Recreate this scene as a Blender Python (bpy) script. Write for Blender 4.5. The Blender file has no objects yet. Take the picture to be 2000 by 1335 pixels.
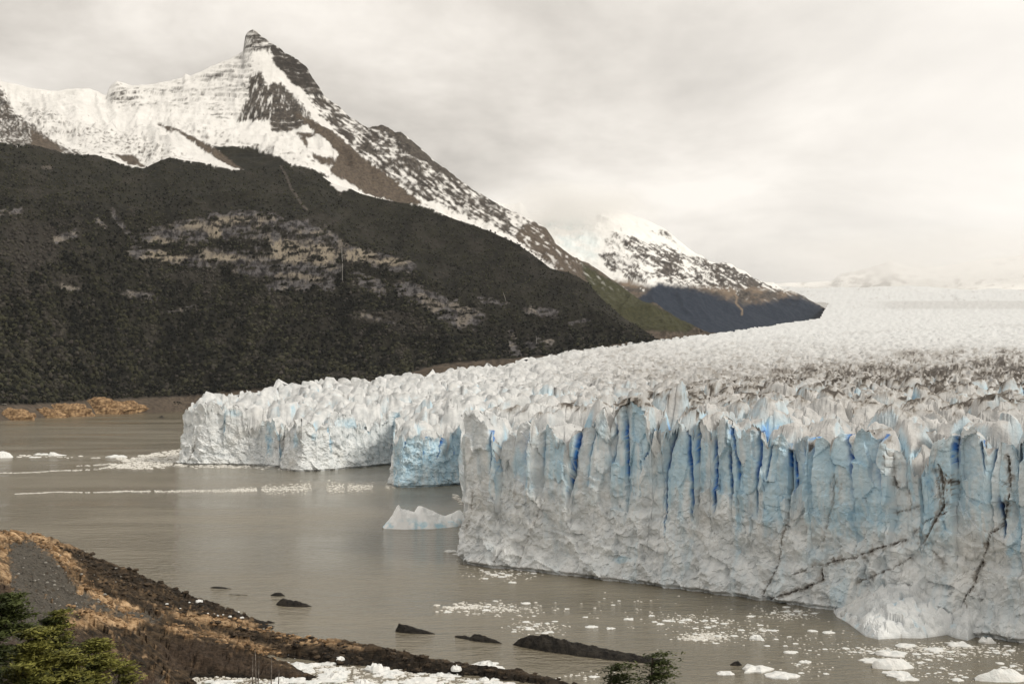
import bpy, math, random
import numpy as np
from mathutils import Vector

random.seed(7)
SC = bpy.context.scene
COL = SC.collection
Rd = math.radians

# ------------------------------------------------------------------ camera, light, sky, exposure
EYE = 67.0                       # eye height above the lake (m)
FOC = 2100.0                     # focal length in photo pixels (photo is 2000 wide)
PITCH = math.atan(97.5 / FOC)
cam_d = bpy.data.cameras.new('camera')
cam = bpy.data.objects.new('camera', cam_d)
COL.objects.link(cam)
cam.location = (0, 0, EYE)
cam.rotation_euler = (math.pi / 2 + PITCH, 0, 0)
cam_d.sensor_width = 36.0
cam_d.lens = FOC / 2000.0 * 36.0
cam_d.clip_start = 0.5
cam_d.clip_end = 60000.0
SC.camera = cam

SUN_DIR = Vector((0.60, -0.38, 0.52)).normalized()     # towards the sun: high, over the right shoulder, through thin cloud
SUN_EL = math.asin(SUN_DIR.z)
SUN_AZ = math.atan2(SUN_DIR.x, SUN_DIR.y)
sd = bpy.data.lights.new('sun', 'SUN')
sd.energy = 1.6
sd.angle = Rd(12)
sd.color = (1.0, 0.93, 0.82)
sun = bpy.data.objects.new('sun', sd)
COL.objects.link(sun)
sun.rotation_euler = (-SUN_DIR).to_track_quat('-Z', 'Y').to_euler()

world = bpy.data.worlds.new('World')
SC.world = world
world.use_nodes = True
wt = world.node_tree
wt.nodes.clear()


def wn(t, **k):
    n = wt.nodes.new(t)
    for a, b in k.items():
        setattr(n, a, b)
    return n


def wl(a, b):
    wt.links.new(a, b)


def wmath(op, a, b=None, c=None):
    n = wn('ShaderNodeMath', operation=op)
    for i, v in enumerate((a, b, c)):
        if v is None:
            continue
        if isinstance(v, (int, float)):
            n.inputs[i].default_value = v
        else:
            wl(v, n.inputs[i])
    return n.outputs[0]


w_out = wn('ShaderNodeOutputWorld')
w_sky = wn('ShaderNodeTexSky', sky_type='NISHITA')
w_sky.sun_disc = False
w_sky.sun_elevation = SUN_EL
w_sky.sun_rotation = SUN_AZ
w_sky.altitude = 250
w_bg1 = wn('ShaderNodeBackground')
w_bg1.inputs['Strength'].default_value = 0.08
wl(w_sky.outputs[0], w_bg1.inputs['Color'])
w_tc = wn('ShaderNodeTexCoord')
w_sep = wn('ShaderNodeSeparateXYZ')
wl(w_tc.outputs['Generated'], w_sep.inputs[0])
wz = wmath('MAXIMUM', w_sep.outputs['Z'], 0.0)
wden = wmath('ADD', wz, 0.22)
wcx = wmath('DIVIDE', w_sep.outputs['X'], wden)
wcy = wmath('DIVIDE', w_sep.outputs['Y'], wden)
w_cmb = wn('ShaderNodeCombineXYZ')
wl(wcx, w_cmb.inputs[0])
wl(wcy, w_cmb.inputs[1])
w_n1 = wn('ShaderNodeTexNoise')
w_n1.inputs['Scale'].default_value = 1.25
w_n1.inputs['Detail'].default_value = 7.0
w_n1.inputs['Roughness'].default_value = 0.58
w_n1.inputs['Distortion'].default_value = 0.25
w_map = wn('ShaderNodeMapping')
w_map.inputs['Location'].default_value = (0.35, 2.1, 0.0)
wl(w_cmb.outputs[0], w_map.inputs['Vector'])
wl(w_map.outputs[0], w_n1.inputs['Vector'])
w_ramp = wn('ShaderNodeValToRGB')
cr = w_ramp.color_ramp
cr.elements[0].position = 0.36
cr.elements[0].color = (0.45, 0.415, 0.37, 1)
cr.elements[1].position = 0.62
cr.elements[1].color = (0.89, 0.835, 0.76, 1)
e = cr.elements.new(0.47)
e.color = (0.63, 0.585, 0.525, 1)
wl(w_n1.outputs['Fac'], w_ramp.inputs[0])
# thin cloud glows towards the veiled sun and along the misty horizon
w_dot = wn('ShaderNodeVectorMath', operation='DOT_PRODUCT')
wl(w_tc.outputs['Generated'], w_dot.inputs[0])
_sd = Vector((0.62, 0.74, 0.26)).normalized()
w_dot.inputs[1].default_value = tuple(_sd)
w_glow = wmath('POWER', wmath('MAXIMUM', w_dot.outputs['Value'], 0.0), 9.0)
w_hor = wmath('POWER', wmath('SUBTRACT', 1.0, wmath('MINIMUM', wz, 1.0)), 9.0)
w_f = wmath('MINIMUM', wmath('ADD', wmath('MULTIPLY', w_glow, 1.0), wmath('MULTIPLY', w_hor, 0.16)), 1.0)
w_mix = wn('ShaderNodeMixRGB')
wl(w_f, w_mix.inputs['Fac'])
wl(w_ramp.outputs[0], w_mix.inputs['Color1'])
w_mix.inputs['Color2'].default_value = (0.97, 0.925, 0.86, 1)
w_bg2 = wn('ShaderNodeBackground')
w_bg2.inputs['Strength'].default_value = 0.93
wl(w_mix.outputs[0], w_bg2.inputs['Color'])
w_ms = wn('ShaderNodeMixShader')
w_ms.inputs[0].default_value = 0.94
wl(w_bg1.outputs[0], w_ms.inputs[1])
wl(w_bg2.outputs[0], w_ms.inputs[2])
wl(w_ms.outputs[0], w_out.inputs['Surface'])
world.cycles.sampling_method = 'MANUAL'
world.cycles.sample_map_resolution = 512

vs = SC.view_settings
vs.view_transform = 'Standard'
vs.look = 'None'
vs.exposure = 0.36
vs.gamma = 1.0
vs.use_curve_mapping = False
SC.cycles.max_bounces = 6
SC.cycles.diffuse_bounces = 3
SC.cycles.volume_bounces = 3
SC.cycles.transparent_max_bounces = 8
SC.cycles.use_denoising = True

# ------------------------------------------------------------------ geometry of the view: photo pixel -> world
CP, SP = math.cos(PITCH), math.sin(PITCH)


def ray(px, py):
    u = (np.asarray(px, float) - 1000.0) / FOC
    v = (667.5 - np.asarray(py, float)) / FOC
    cy = CP - v * SP
    return u / cy, (SP + v * CP) / cy


def P3(px, py, d):
    a, e_ = ray(px, py)
    return np.stack([a * d, np.broadcast_to(np.asarray(d, float), np.shape(a)), EYE + e_ * d], -1)


def Pz(px, py, z=0.0):
    a, e_ = ray(px, py)
    d = (z - EYE) / e_
    return np.stack([a * d, d, np.zeros_like(d) + z], -1)


def to_px(x, y, z):
    a = x / y
    e_ = (z - EYE) / y
    fw = CP + e_ * SP
    return 1000.0 + FOC * a / fw, 667.5 - FOC * (-SP + e_ * CP) / fw


# ------------------------------------------------------------------ noise
_rs = np.random.RandomState(11)
_perm = _rs.permutation(1024).astype(np.int32)
_grad = _rs.normal(size=(1024, 3)).astype(np.float32)
_grad /= np.linalg.norm(_grad, axis=1, keepdims=True)
_rnd = _rs.rand(1024, 4).astype(np.float32)


def _h(ix, iy, iz):
    return _perm[(_perm[(_perm[ix & 1023] + iy) & 1023] + iz) & 1023]


def perlin(x, y, z=0.0):
    x, y, z = np.broadcast_arrays(np.asarray(x, np.float32), np.asarray(y, np.float32), np.asarray(z, np.float32))
    xi, yi, zi = np.floor(x), np.floor(y), np.floor(z)
    xf, yf, zf = x - xi, y - yi, z - zi
    xi, yi, zi = xi.astype(np.int32), yi.astype(np.int32), zi.astype(np.int32)
    u, v, w = [t * t * t * (t * (t * 6 - 15) + 10) for t in (xf, yf, zf)]
    r = 0
    for i in (0, 1):
        for j in (0, 1):
            for k in (0, 1):
                g = _grad[_h(xi + i, yi + j, zi + k)]
                dt = g[..., 0] * (xf - i) + g[..., 1] * (yf - j) + g[..., 2] * (zf - k)
                r = r + dt * (u if i else 1 - u) * (v if j else 1 - v) * (w if k else 1 - w)
    return r * 1.5


def fbm(x, y, z=0.0, o=4, lac=2.03, g=0.5):
    r, a, s = 0, 1.0, 0
    x, y, z = np.asarray(x, np.float32), np.asarray(y, np.float32), np.asarray(z, np.float32)
    for i in range(o):
        r = r + a * perlin(x + 17.3 * i, y - 9.1 * i, z + 3.7 * i)
        s += a
        a *= g
        x, y, z = x * lac, y * lac, z * lac
    return r / s


def ridged(x, y, z=0.0, o=4, lac=2.05, g=0.5):
    r, a, s, wgt = 0, 1.0, 0, 1.0
    x, y, z = np.asarray(x, np.float32), np.asarray(y, np.float32), np.asarray(z, np.float32)
    for i in range(o):
        n = 1.0 - np.abs(perlin(x + 31.3 * i, y - 5.1 * i, z + 7.7 * i)) * 1.6
        n = np.clip(n, 0, 1) ** 2
        r = r + a * n * wgt
        wgt = np.clip(n * 1.6, 0, 1)
        s += a
        a *= g
        x, y, z = x * lac, y * lac, z * lac
    return r / s


def voro(x, y, seed=0, jit=0.85):
    """distance to the cell edge, cell hash, offset from the cell point"""
    x, y = np.broadcast_arrays(np.asarray(x, np.float32), np.asarray(y, np.float32))
    xi, yi = np.floor(x).astype(np.int32), np.floor(y).astype(np.int32)
    f1 = np.full(x.shape, 9e9, np.float32)
    f2 = f1.copy()
    hid = np.zeros(x.shape, np.int64)
    dx1, dy1 = np.zeros_like(x), np.zeros_like(x)
    dx2, dy2 = np.zeros_like(x), np.zeros_like(x)
    for i in (-1, 0, 1):
        for j in (-1, 0, 1):
            cx, cy = xi + i, yi + j
            h = _h(cx, cy, np.full_like(cx, seed))
            dx = cx + 0.5 + jit * (_rnd[h, 0] - 0.5) - x
            dy = cy + 0.5 + jit * (_rnd[h, 1] - 0.5) - y
            d = dx * dx + dy * dy
            key = (cx.astype(np.int64) + 5000) * 20000 + cy + 5000
            c1 = d < f1
            c2 = (~c1) & (d < f2)
            f2 = np.where(c1, f1, np.where(c2, d, f2))
            dx2 = np.where(c1, dx1, np.where(c2, dx, dx2))
            dy2 = np.where(c1, dy1, np.where(c2, dy, dy2))
            f1 = np.where(c1, d, f1)
            dx1 = np.where(c1, dx, dx1)
            dy1 = np.where(c1, dy, dy1)
            hid = np.where(c1, key, hid)
    den = np.sqrt((dx2 - dx1) ** 2 + (dy2 - dy1) ** 2) + 1e-6
    edge = (f2 - f1) / (2 * den)
    return edge, hid, -dx1, -dy1


def hrand(hid, k=0):
    a = (hid * 7919 + k * 104729 + 12345).astype(np.int64)
    a = (a ^ (a >> 7)) * 2654435761 % 4294967296
    a = (a ^ (a >> 13)) * 1103515245 % 4294967296
    return ((a >> 8) % 65536).astype(np.float32) / 65536.0


def sst(a, b, x):
    t = np.clip((x - a) / (b - a), 0, 1)
    return t * t * (3 - 2 * t)


def poly_sd(px, py, poly):
    """signed distance in photo pixels, positive inside"""
    p = np.asarray(poly, float)
    d2 = np.full(px.shape, 1e12)
    ins = np.zeros(px.shape, bool)
    n = len(p)
    for i in range(n):
        ax, ay = p[i]
        bx, by = p[(i + 1) % n]
        ex, ey = bx - ax, by - ay
        wx, wy = px - ax, py - ay
        t = np.clip((wx * ex + wy * ey) / (ex * ex + ey * ey + 1e-9), 0, 1)
        d2 = np.minimum(d2, (wx - t * ex) ** 2 + (wy - t * ey) ** 2)
        if ay != by:
            c = ((ay > py) != (by > py)) & (px < ex * (py - ay) / (by - ay) + ax)
            ins ^= c
    return np.where(ins, 1, -1) * np.sqrt(d2)


def line_d(px, py, pts):
    d2 = np.full(px.shape, 1e12)
    for (ax, ay), (bx, by) in zip(pts[:-1], pts[1:]):
        ex, ey = bx - ax, by - ay
        t = np.clip(((px - ax) * ex + (py - ay) * ey) / (ex * ex + ey * ey + 1e-9), 0, 1)
        d2 = np.minimum(d2, (px - ax - t * ex) ** 2 + (py - ay - t * ey) ** 2)
    return np.sqrt(d2)


# ------------------------------------------------------------------ mesh helpers
def mesh_data(name, V, Fc, attrs=None, mat=None, smooth=True):
    """V (n,3), Fc (m,k); attrs {name: (n,4)}"""
    V = np.ascontiguousarray(V, np.float32)
    Fc = np.ascontiguousarray(Fc, np.int32)
    me = bpy.data.meshes.new(name)
    me.vertices.add(len(V))
    me.vertices.foreach_set('co', V.ravel())
    k = Fc.shape[1]
    me.loops.add(Fc.size)
    me.loops.foreach_set('vertex_index', Fc.ravel())
    me.polygons.add(len(Fc))
    me.polygons.foreach_set('loop_start', np.arange(0, Fc.size, k, dtype=np.int32))
    me.update(calc_edges=True)
    if not smooth:
        me.polygons.foreach_set('use_smooth', np.zeros(len(Fc), bool))
    else:
        me.polygons.foreach_set('use_smooth', np.ones(len(Fc), bool))
    for an, av in (attrs or {}).items():
        at = me.attributes.new(an, 'FLOAT_COLOR', 'POINT')
        at.data.foreach_set('color', np.ascontiguousarray(av, np.float32).ravel())
    if mat:
        me.materials.append(mat)
    return me


def tag(o, label=None, cat=None, group=None, kind=None):
    if label:
        o['label'] = label
    if cat:
        o['category'] = cat
    if group:
        o['group'] = group
    if kind:
        o['kind'] = kind
    return o


def obj(name, me, parent=None, loc=None, rotz=None, scale=None):
    o = bpy.data.objects.new(name, me)
    COL.objects.link(o)
    if parent is not None:
        o.parent = parent
    if loc is not None:
        o.location = loc
    if rotz is not None:
        o.rotation_euler = (0, 0, rotz)
    if scale is not None:
        o.scale = scale
    return o


def empty(name, loc, label, cat, group=None):
    o = bpy.data.objects.new(name, None)
    COL.objects.link(o)
    o.location = loc
    return tag(o, label, cat, group)


def grid_faces(nr, nc, flip=False):
    i = np.arange(nr * nc).reshape(nr, nc)
    q = np.stack([i[:-1, :-1], i[:-1, 1:], i[1:, 1:], i[1:, :-1]], -1).reshape(-1, 4)
    return q[:, ::-1] if flip else q


def grid_normals(G):
    du = np.gradient(G, axis=1)
    dv = np.gradient(G, axis=0)
    n = np.cross(du, dv)
    return n / (np.linalg.norm(n, axis=-1, keepdims=True) + 1e-9)


def face_islands(Fc):
    """island number of every face (faces that share a vertex belong together)"""
    u, inv = np.unique(Fc, return_inverse=True)
    inv = inv.reshape(Fc.shape)
    lab = np.arange(len(u))
    while True:
        fm = lab[inv].min(1)
        new = lab.copy()
        np.minimum.at(new, inv.ravel(), np.repeat(fm, Fc.shape[1]))
        new = new[new]
        if (new == lab).all():
            break
        lab = new
    return np.unique(lab[inv[:, 0]], return_inverse=True)[1]


def sub_mesh(name, V, Fc, attrs, mat, smooth=True, origin=None):
    u, inv = np.unique(Fc, return_inverse=True)
    VV = V[u]
    if origin is not None:
        VV = VV - np.asarray(origin, np.float32)
    return mesh_data(name, VV, inv.reshape(Fc.shape), {k: a[u] for k, a in attrs.items()}, mat, smooth)


# ------------------------------------------------------------------ materials
class M:
    def __init__(self, name, rough=0.8, spec=0.3):
        self.m = bpy.data.materials.new(name)
        self.m.use_nodes = True
        self.nt = self.m.node_tree
        self.nt.nodes.clear()
        self.out = self.nt.nodes.new('ShaderNodeOutputMaterial')
        self.b = self.nt.nodes.new('ShaderNodeBsdfPrincipled')
        self.b.inputs['Roughness'].default_value = rough
        self.b.inputs['Specular IOR Level'].default_value = spec
        self.nt.links.new(self.b.outputs[0], self.out.inputs['Surface'])
        self._pos = None

    def link(self, s, t):
        self.nt.links.new(s, t)

    def put(self, v, sock):
        if isinstance(v, bpy.types.NodeSocket):
            self.link(v, sock)
        elif v is not None:
            if isinstance(v, (tuple, list)) and len(v) == 3 and len(sock.default_value) == 4:
                v = (*v, 1)
            sock.default_value = v

    def node(self, t, **k):
        n = self.nt.nodes.new(t)
        for a, b in k.items():
            setattr(n, a, b)
        return n

    @property
    def pos(self):
        if self._pos is None:
            self._pos = self.node('ShaderNodeNewGeometry').outputs['Position']
        return self._pos

    def objpos(self):
        return self.node('ShaderNodeTexCoord').outputs['Object']

    def scaled(self, vec, s):
        n = self.node('ShaderNodeMapping')
        self.link(vec, n.inputs['Vector'])
        n.inputs['Scale'].default_value = s
        return n.outputs[0]

    def noise(self, scale, detail=4, rough=0.55, vec=None, dist=0.0):
        n = self.node('ShaderNodeTexNoise')
        self.link(vec if vec is not None else self.pos, n.inputs['Vector'])
        n.inputs['Scale'].default_value = scale
        n.inputs['Detail'].default_value = detail
        n.inputs['Roughness'].default_value = rough
        n.inputs['Distortion'].default_value = dist
        return n.outputs['Fac']

    def vor(self, scale, vec=None, feature='F1'):
        n = self.node('ShaderNodeTexVoronoi', feature=feature)
        self.link(vec if vec is not None else self.pos, n.inputs['Vector'])
        n.inputs['Scale'].default_value = scale
        return n.outputs['Distance']

    def math(self, op, a, b=None):
        n = self.node('ShaderNodeMath', operation=op)
        self.put(a, n.inputs[0])
        self.put(b, n.inputs[1])
        return n.outputs[0]

    def rng(self, v, a, b, c=0.0, d=1.0):
        n = self.node('ShaderNodeMapRange', interpolation_type='SMOOTHSTEP')
        self.put(v, n.inputs['Value'])
        n.inputs['From Min'].default_value = a
        n.inputs['From Max'].default_value = b
        n.inputs['To Min'].default_value = c
        n.inputs['To Max'].default_value = d
        return n.outputs[0]

    def mix(self, f, a, b, mode='MIX'):
        n = self.node('ShaderNodeMixRGB', blend_type=mode)
        self.put(f, n.inputs[0])
        self.put(a, n.inputs[1])
        self.put(b, n.inputs[2])
        return n.outputs[0]

    def attr(self, name):
        n = self.node('ShaderNodeAttribute', attribute_name=name)
        s = self.node('ShaderNodeSeparateColor')
        self.link(n.outputs['Color'], s.inputs[0])
        return s.outputs[0], s.outputs[1], s.outputs[2], n.outputs['Alpha']

    def color(self, c):
        self.put(c, self.b.inputs['Base Color'])

    def bump(self, h, strength=0.5, dist=1.0):
        n = self.node('ShaderNodeBump')
        self.put(h, n.inputs['Height'])
        n.inputs['Strength'].default_value = strength
        n.inputs['Distance'].default_value = dist
        self.link(n.outputs[0], self.b.inputs['Normal'])


# mountain: masks  m1 = (snow, forest, scree, cliff rock)   m2 = (green slope, strata dark, brown tint, pale rock)
def make_mountain_mat(name):
    m = M(name, 0.9, 0.15)
    snow, forest, scree, cliff = m.attr('cover')
    green, strata, tint, pale = m.attr('tone')
    n1 = m.noise(0.012, 6, 0.6)
    n2 = m.noise(0.07, 5, 0.65)
    rock = m.mix(m.rng(n2, 0.35, 0.65), (0.050, 0.045, 0.040), (0.115, 0.100, 0.086))
    rock = m.mix(m.math('MULTIPLY', strata, 0.75), rock, (0.024, 0.021, 0.019))
    screec = m.mix(m.rng(n2, 0.3, 0.7), (0.066, 0.053, 0.043), (0.140, 0.112, 0.086))
    c = m.mix(scree, rock, screec)
    vj = m.noise(0.05, 5, 0.7, m.scaled(m.pos, (1.1, 0.6, 0.8)))
    cl = m.mix(m.rng(vj, 0.40, 0.60), (0.020, 0.019, 0.021), (0.125, 0.119, 0.122))
    cl = m.mix(m.math('MULTIPLY', pale, m.rng(vj, 0.38, 0.52, 0.1, 1.0)), cl, (0.30, 0.262, 0.205))
    c = m.mix(cliff, c, cl)
    fo = m.mix(m.rng(n1, 0.35, 0.65), (0.009, 0.009, 0.007), (0.021, 0.020, 0.014))
    fo = m.mix(m.rng(n2, 0.52, 0.72), fo, (0.040, 0.036, 0.029))
    fo = m.mix(m.math('MULTIPLY', tint, 0.8), fo, (0.046, 0.041, 0.036))
    fo = m.mix(green, fo, m.mix(m.rng(n2, 0.3, 0.7), (0.034, 0.036, 0.018), (0.066, 0.066, 0.031)))
    c = m.mix(forest, c, fo)
    sn = m.mix(m.rng(n1, 0.3, 0.7), (0.72, 0.715, 0.70), (0.82, 0.815, 0.80))
    c = m.mix(snow, c, sn)
    m.color(c)
    m.bump(m.noise(0.11, 4, 0.65), 0.7, 7.0)
    return m.m


def make_far_mat(name):
    m = M(name, 0.9, 0.12)
    snow, forest, scree, ice = m.attr('cover')
    n1 = m.noise(0.006, 6, 0.62)
    n2 = m.noise(0.03, 5, 0.65)
    rock = m.mix(m.rng(n2, 0.35, 0.65), (0.050, 0.045, 0.043), (0.120, 0.105, 0.092))
    c = m.mix(scree, rock, (0.20, 0.155, 0.115))
    fo = m.mix(m.rng(n2, 0.35, 0.65), (0.017, 0.026, 0.044), (0.028, 0.038, 0.058))  # blue of the distance haze painted into the forest colour
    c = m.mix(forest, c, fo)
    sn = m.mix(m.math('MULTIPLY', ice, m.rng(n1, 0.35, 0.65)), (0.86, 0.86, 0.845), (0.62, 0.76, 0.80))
    c = m.mix(snow, c, sn)
    m.color(c)
    m.bump(n2, 0.6, 14.0)
    return m.m


def make_ice_mat(name, bs=0.9):
    m = M(name, 0.55, 0.35)
    blue, dirt, deep, streak = m.attr('ice')  # dirt also carries the cloud shadow painted on the far ice
    n1 = m.noise(0.16, 5, 0.6)
    n2 = m.noise(0.9, 4, 0.65)
    n3 = m.noise(0.045, 4, 0.55)
    w = m.mix(m.rng(n1, 0.32, 0.68), (0.62, 0.655, 0.675), (0.86, 0.885, 0.895))
    w = m.mix(m.rng(n3, 0.52, 0.74, 0, 0.5), w, (0.68, 0.665, 0.63))
    w = m.mix(streak, w, m.mix(m.rng(n1, 0.3, 0.7), (0.42, 0.425, 0.425), (0.63, 0.63, 0.625)))
    pal = m.mix(m.rng(n1, 0.3, 0.7), (0.45, 0.655, 0.79), (0.62, 0.78, 0.87))
    c = m.mix(m.rng(blue, 0.02, 0.5), w, pal)
    c = m.mix(m.rng(blue, 0.42, 0.92), c, (0.11, 0.42, 1.0))
    c = m.mix(deep, c, (0.02, 0.11, 0.48))
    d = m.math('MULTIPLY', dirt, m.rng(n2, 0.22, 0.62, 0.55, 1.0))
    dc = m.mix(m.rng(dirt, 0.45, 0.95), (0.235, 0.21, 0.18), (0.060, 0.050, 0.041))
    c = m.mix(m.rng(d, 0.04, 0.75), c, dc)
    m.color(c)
    m.bump(m.math('ADD', m.math('MULTIPLY', n1, 1.4), m.math('MULTIPLY', n2, 0.45)), bs, 1.0)
    return m.m


def make_floe_mat(name):
    m = M(name, 0.5, 0.35)
    n1 = m.noise(0.5, 4, 0.6)
    c = m.mix(m.rng(n1, 0.3, 0.7), (0.70, 0.73, 0.73), (0.85, 0.85, 0.835))
    m.color(c)
    m.bump(m.noise(2.2, 3, 0.6), 0.5, 0.3)
    return m.m


def make_berg_mat(name):
    m = M(name, 0.45, 0.4)
    n1 = m.noise(0.16, 4, 0.6)
    z = m.node('ShaderNodeSeparateXYZ')
    m.link(m.pos, z.inputs[0])
    f = m.math('MULTIPLY', m.rng(n1, 0.47, 0.66), m.rng(z.outputs['Z'], 6.0, 1.0))
    c = m.mix(f, (0.92, 0.94, 0.945), (0.46, 0.70, 0.82))
    m.color(c)
    m.bump(m.noise(1.1, 4, 0.6), 0.5, 0.5)
    return m.m


def make_brash_mat(name):
    m = M(name, 0.6, 0.3)
    c = m.mix(m.rng(m.noise(0.8, 3), 0.3, 0.7), (0.60, 0.585, 0.54), (0.80, 0.79, 0.755))
    m.color(c)
    return m.m


def make_rock_mat(name, lo, hi, sc=0.6):
    m = M(name, 0.85, 0.25)
    n = m.noise(sc, 6, 0.65)
    m.color(m.mix(m.rng(n, 0.35, 0.68), lo, hi))
    m.bump(m.noise(sc * 2.5, 5, 0.65), 0.9, 0.5)
    return m.m


def make_land_mat(name):
    """headland: land = (ochre, gravel, wet and dark rock, soil/shrub)"""
    m = M(name, 0.88, 0.2)
    och, grv, wet, soil = m.attr('land')
    n1 = m.noise(0.25, 6, 0.65)
    n2 = m.noise(1.3, 5, 0.7)
    rot = m.node('ShaderNodeMapping')
    m.link(m.pos, rot.inputs['Vector'])
    rot.inputs['Rotation'].default_value = (0, 0, math.radians(21))
    st = m.noise(0.55, 6, 0.68, m.scaled(rot.outputs[0], (0.16, 1.0, 1.6)))
    rock = m.mix(m.rng(st, 0.36, 0.66), (0.020, 0.016, 0.012), (0.105, 0.074, 0.046))
    oc = m.mix(m.rng(st, 0.36, 0.66), (0.20, 0.118, 0.056), (0.64, 0.45, 0.27))
    oc = m.mix(m.rng(n2, 0.60, 0.78), oc, (0.11, 0.065, 0.035))
    c = m.mix(m.math('MULTIPLY', och, m.rng(n1, 0.30, 0.5, 0.5, 1.0)), rock, oc)
    g = m.mix(m.rng(n2, 0.35, 0.7), (0.060, 0.055, 0.047), (0.135, 0.122, 0.102))
    sp = m.node('ShaderNodeTexVoronoi', feature='F1')
    m.link(m.pos, sp.inputs['Vector'])
    sp.inputs['Scale'].default_value = 1.5
    g = m.mix(m.rng(sp.outputs['Distance'], 0.16, 0.08, 0.0, 0.8), g, (0.22, 0.21, 0.185))
    c = m.mix(grv, c, g)
    so = m.mix(m.rng(n2, 0.35, 0.68), (0.030, 0.022, 0.017), (0.095, 0.068, 0.050))
    c = m.mix(soil, c, so)
    c = m.mix(wet, c, m.mix(m.rng(n2, 0.4, 0.75), (0.010, 0.009, 0.008), (0.048, 0.038, 0.027)))
    m.color(c)
    m.bump(m.math('ADD', m.math('MULTIPLY', n2, 0.5), m.math('MULTIPLY', st, 1.6)), 0.9, 0.6)
    return m.m


def make_leaf_mat(name, lo, hi, sc=1.2):
    m = M(name, 0.65, 0.25)
    a, b_, c_, d_ = m.attr('leaf')
    col = m.mix(a, lo, hi)
    col = m.mix(m.rng(m.noise(sc, 3), 0.55, 0.75, 0, 0.55), col, tuple(x * 0.6 for x in lo))
    m.color(col)
    return m.m


def make_bark_mat(name, lo, hi):
    m = M(name, 0.9, 0.15)
    m.color(m.mix(m.rng(m.noise(3.0, 5), 0.35, 0.65), lo, hi))
    m.bump(m.noise(9, 4), 0.6, 0.05)
    return m.m


def make_forest_mat(name):
    m = M(name, 0.9, 0.1)
    a, b_, c_, d_ = m.attr('leaf')
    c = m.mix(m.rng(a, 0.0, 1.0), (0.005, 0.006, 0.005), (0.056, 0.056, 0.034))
    c = m.mix(b_, c, (0.070, 0.063, 0.056))
    m.color(c)
    m.bump(m.noise(0.6, 3), 0.8, 1.5)
    return m.m


def make_water_mat(name):
    m = M(name, 0.2, 0.5)
    m.b.inputs['IOR'].default_value = 1.85
    pos = m.pos
    streak = m.noise(0.012, 4, 0.55, m.scaled(pos, (0.25, 1.0, 1.0)), 0.6)
    big = m.noise(0.0035, 3, 0.5)
    c = m.mix(m.rng(streak, 0.35, 0.65), (0.170, 0.149, 0.104), (0.210, 0.184, 0.130))
    m.color(c)
    m.put(m.rng(streak, 0.32, 0.68, 0.08, 0.27), m.b.inputs['Roughness'])
    rip = m.noise(0.55, 4, 0.65, m.scaled(pos, (0.6, 1.0, 1.0)))
    rip2 = m.noise(0.20, 4, 0.62, m.scaled(pos, (0.45, 1.0, 1.0)))
    h = m.math('ADD', m.math('MULTIPLY', rip, 0.9), m.math('MULTIPLY', rip2, 1.9))
    amp = m.rng(big, 0.35, 0.7, 0.35, 1.0)
    m.bump(m.math('MULTIPLY', h, amp), 1.0, 1.3)
    return m.m


MAT_MOUNT = make_mountain_mat('mountain_rock_snow_forest')
MAT_FAR = make_far_mat('far_mountain')
MAT_ICE = make_ice_mat('glacier_ice', 0.55)
MAT_FLOE = make_floe_mat('floe_ice')
MAT_BERG = make_berg_mat('iceberg_ice')
MAT_BRASH = make_brash_mat('brash_ice')
MAT_LAND = make_land_mat('headland_rock')
MAT_WETROCK = make_rock_mat('wet_black_rock', (0.012, 0.011, 0.010), (0.038, 0.033, 0.027), 0.5)
MAT_OCHRE = make_rock_mat('ochre_shore_rock', (0.12, 0.07, 0.035), (0.46, 0.31, 0.17), 0.12)
MAT_STONE = make_rock_mat('pale_stone', (0.28, 0.27, 0.24), (0.5, 0.48, 0.44), 2.0)
MAT_WATER = make_water_mat('milky_lake_water')
MAT_FOREST = make_forest_mat('forest_canopy')
MAT_BARK = make_bark_mat('brown_bark', (0.045, 0.033, 0.025), (0.12, 0.095, 0.075))
MAT_GREYBARK = make_bark_mat('grey_dead_wood', (0.10, 0.085, 0.072), (0.24, 0.21, 0.18))
MAT_TWIG = make_bark_mat('reddish_twigs', (0.055, 0.034, 0.026), (0.17, 0.105, 0.075))
MAT_LEAF = make_leaf_mat('beech_leaves', (0.026, 0.037, 0.010), (0.22, 0.215, 0.050))
MAT_LEAFD = make_leaf_mat('dark_beech_leaves', (0.014, 0.022, 0.009), (0.075, 0.092, 0.026))

# ------------------------------------------------------------------ the lake
def build_lake():
    xs = np.concatenate([np.linspace(-5200, -600, 12), np.linspace(-500, 500, 21), np.linspace(600, 9000, 16)])
    ys = np.concatenate([np.linspace(-250, 1200, 30), np.linspace(1300, 12500, 24)])
    X, Y = np.meshgrid(xs, ys)
    V = np.stack([X, Y, np.zeros_like(X)], -1).reshape(-1, 3)
    me = mesh_data('lake_water', V, grid_faces(len(ys), len(xs)), None, MAT_WATER)
    tag(obj('lake_water', me), kind='structure')


build_lake()


def curve(pts, A):
    """pts (px, py, depth) -> depth and z at each azimuth slope A"""
    p = np.asarray(pts, float)
    a, e_ = ray(p[:, 0], p[:, 1])
    o = np.argsort(a)
    d = np.interp(A, a[o], p[o, 2])
    z = np.interp(A, a[o], (EYE + e_ * p[:, 2])[o])
    return d, z


def curve_py(pts, A):
    p = np.asarray(pts, float)
    a, e_ = ray(p[:, 0], p[:, 1])
    o = np.argsort(a)
    d = np.interp(A, a[o], p[o, 2])
    ee = np.interp(A, a[o], e_[o])
    return d, EYE + ee * d


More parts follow.
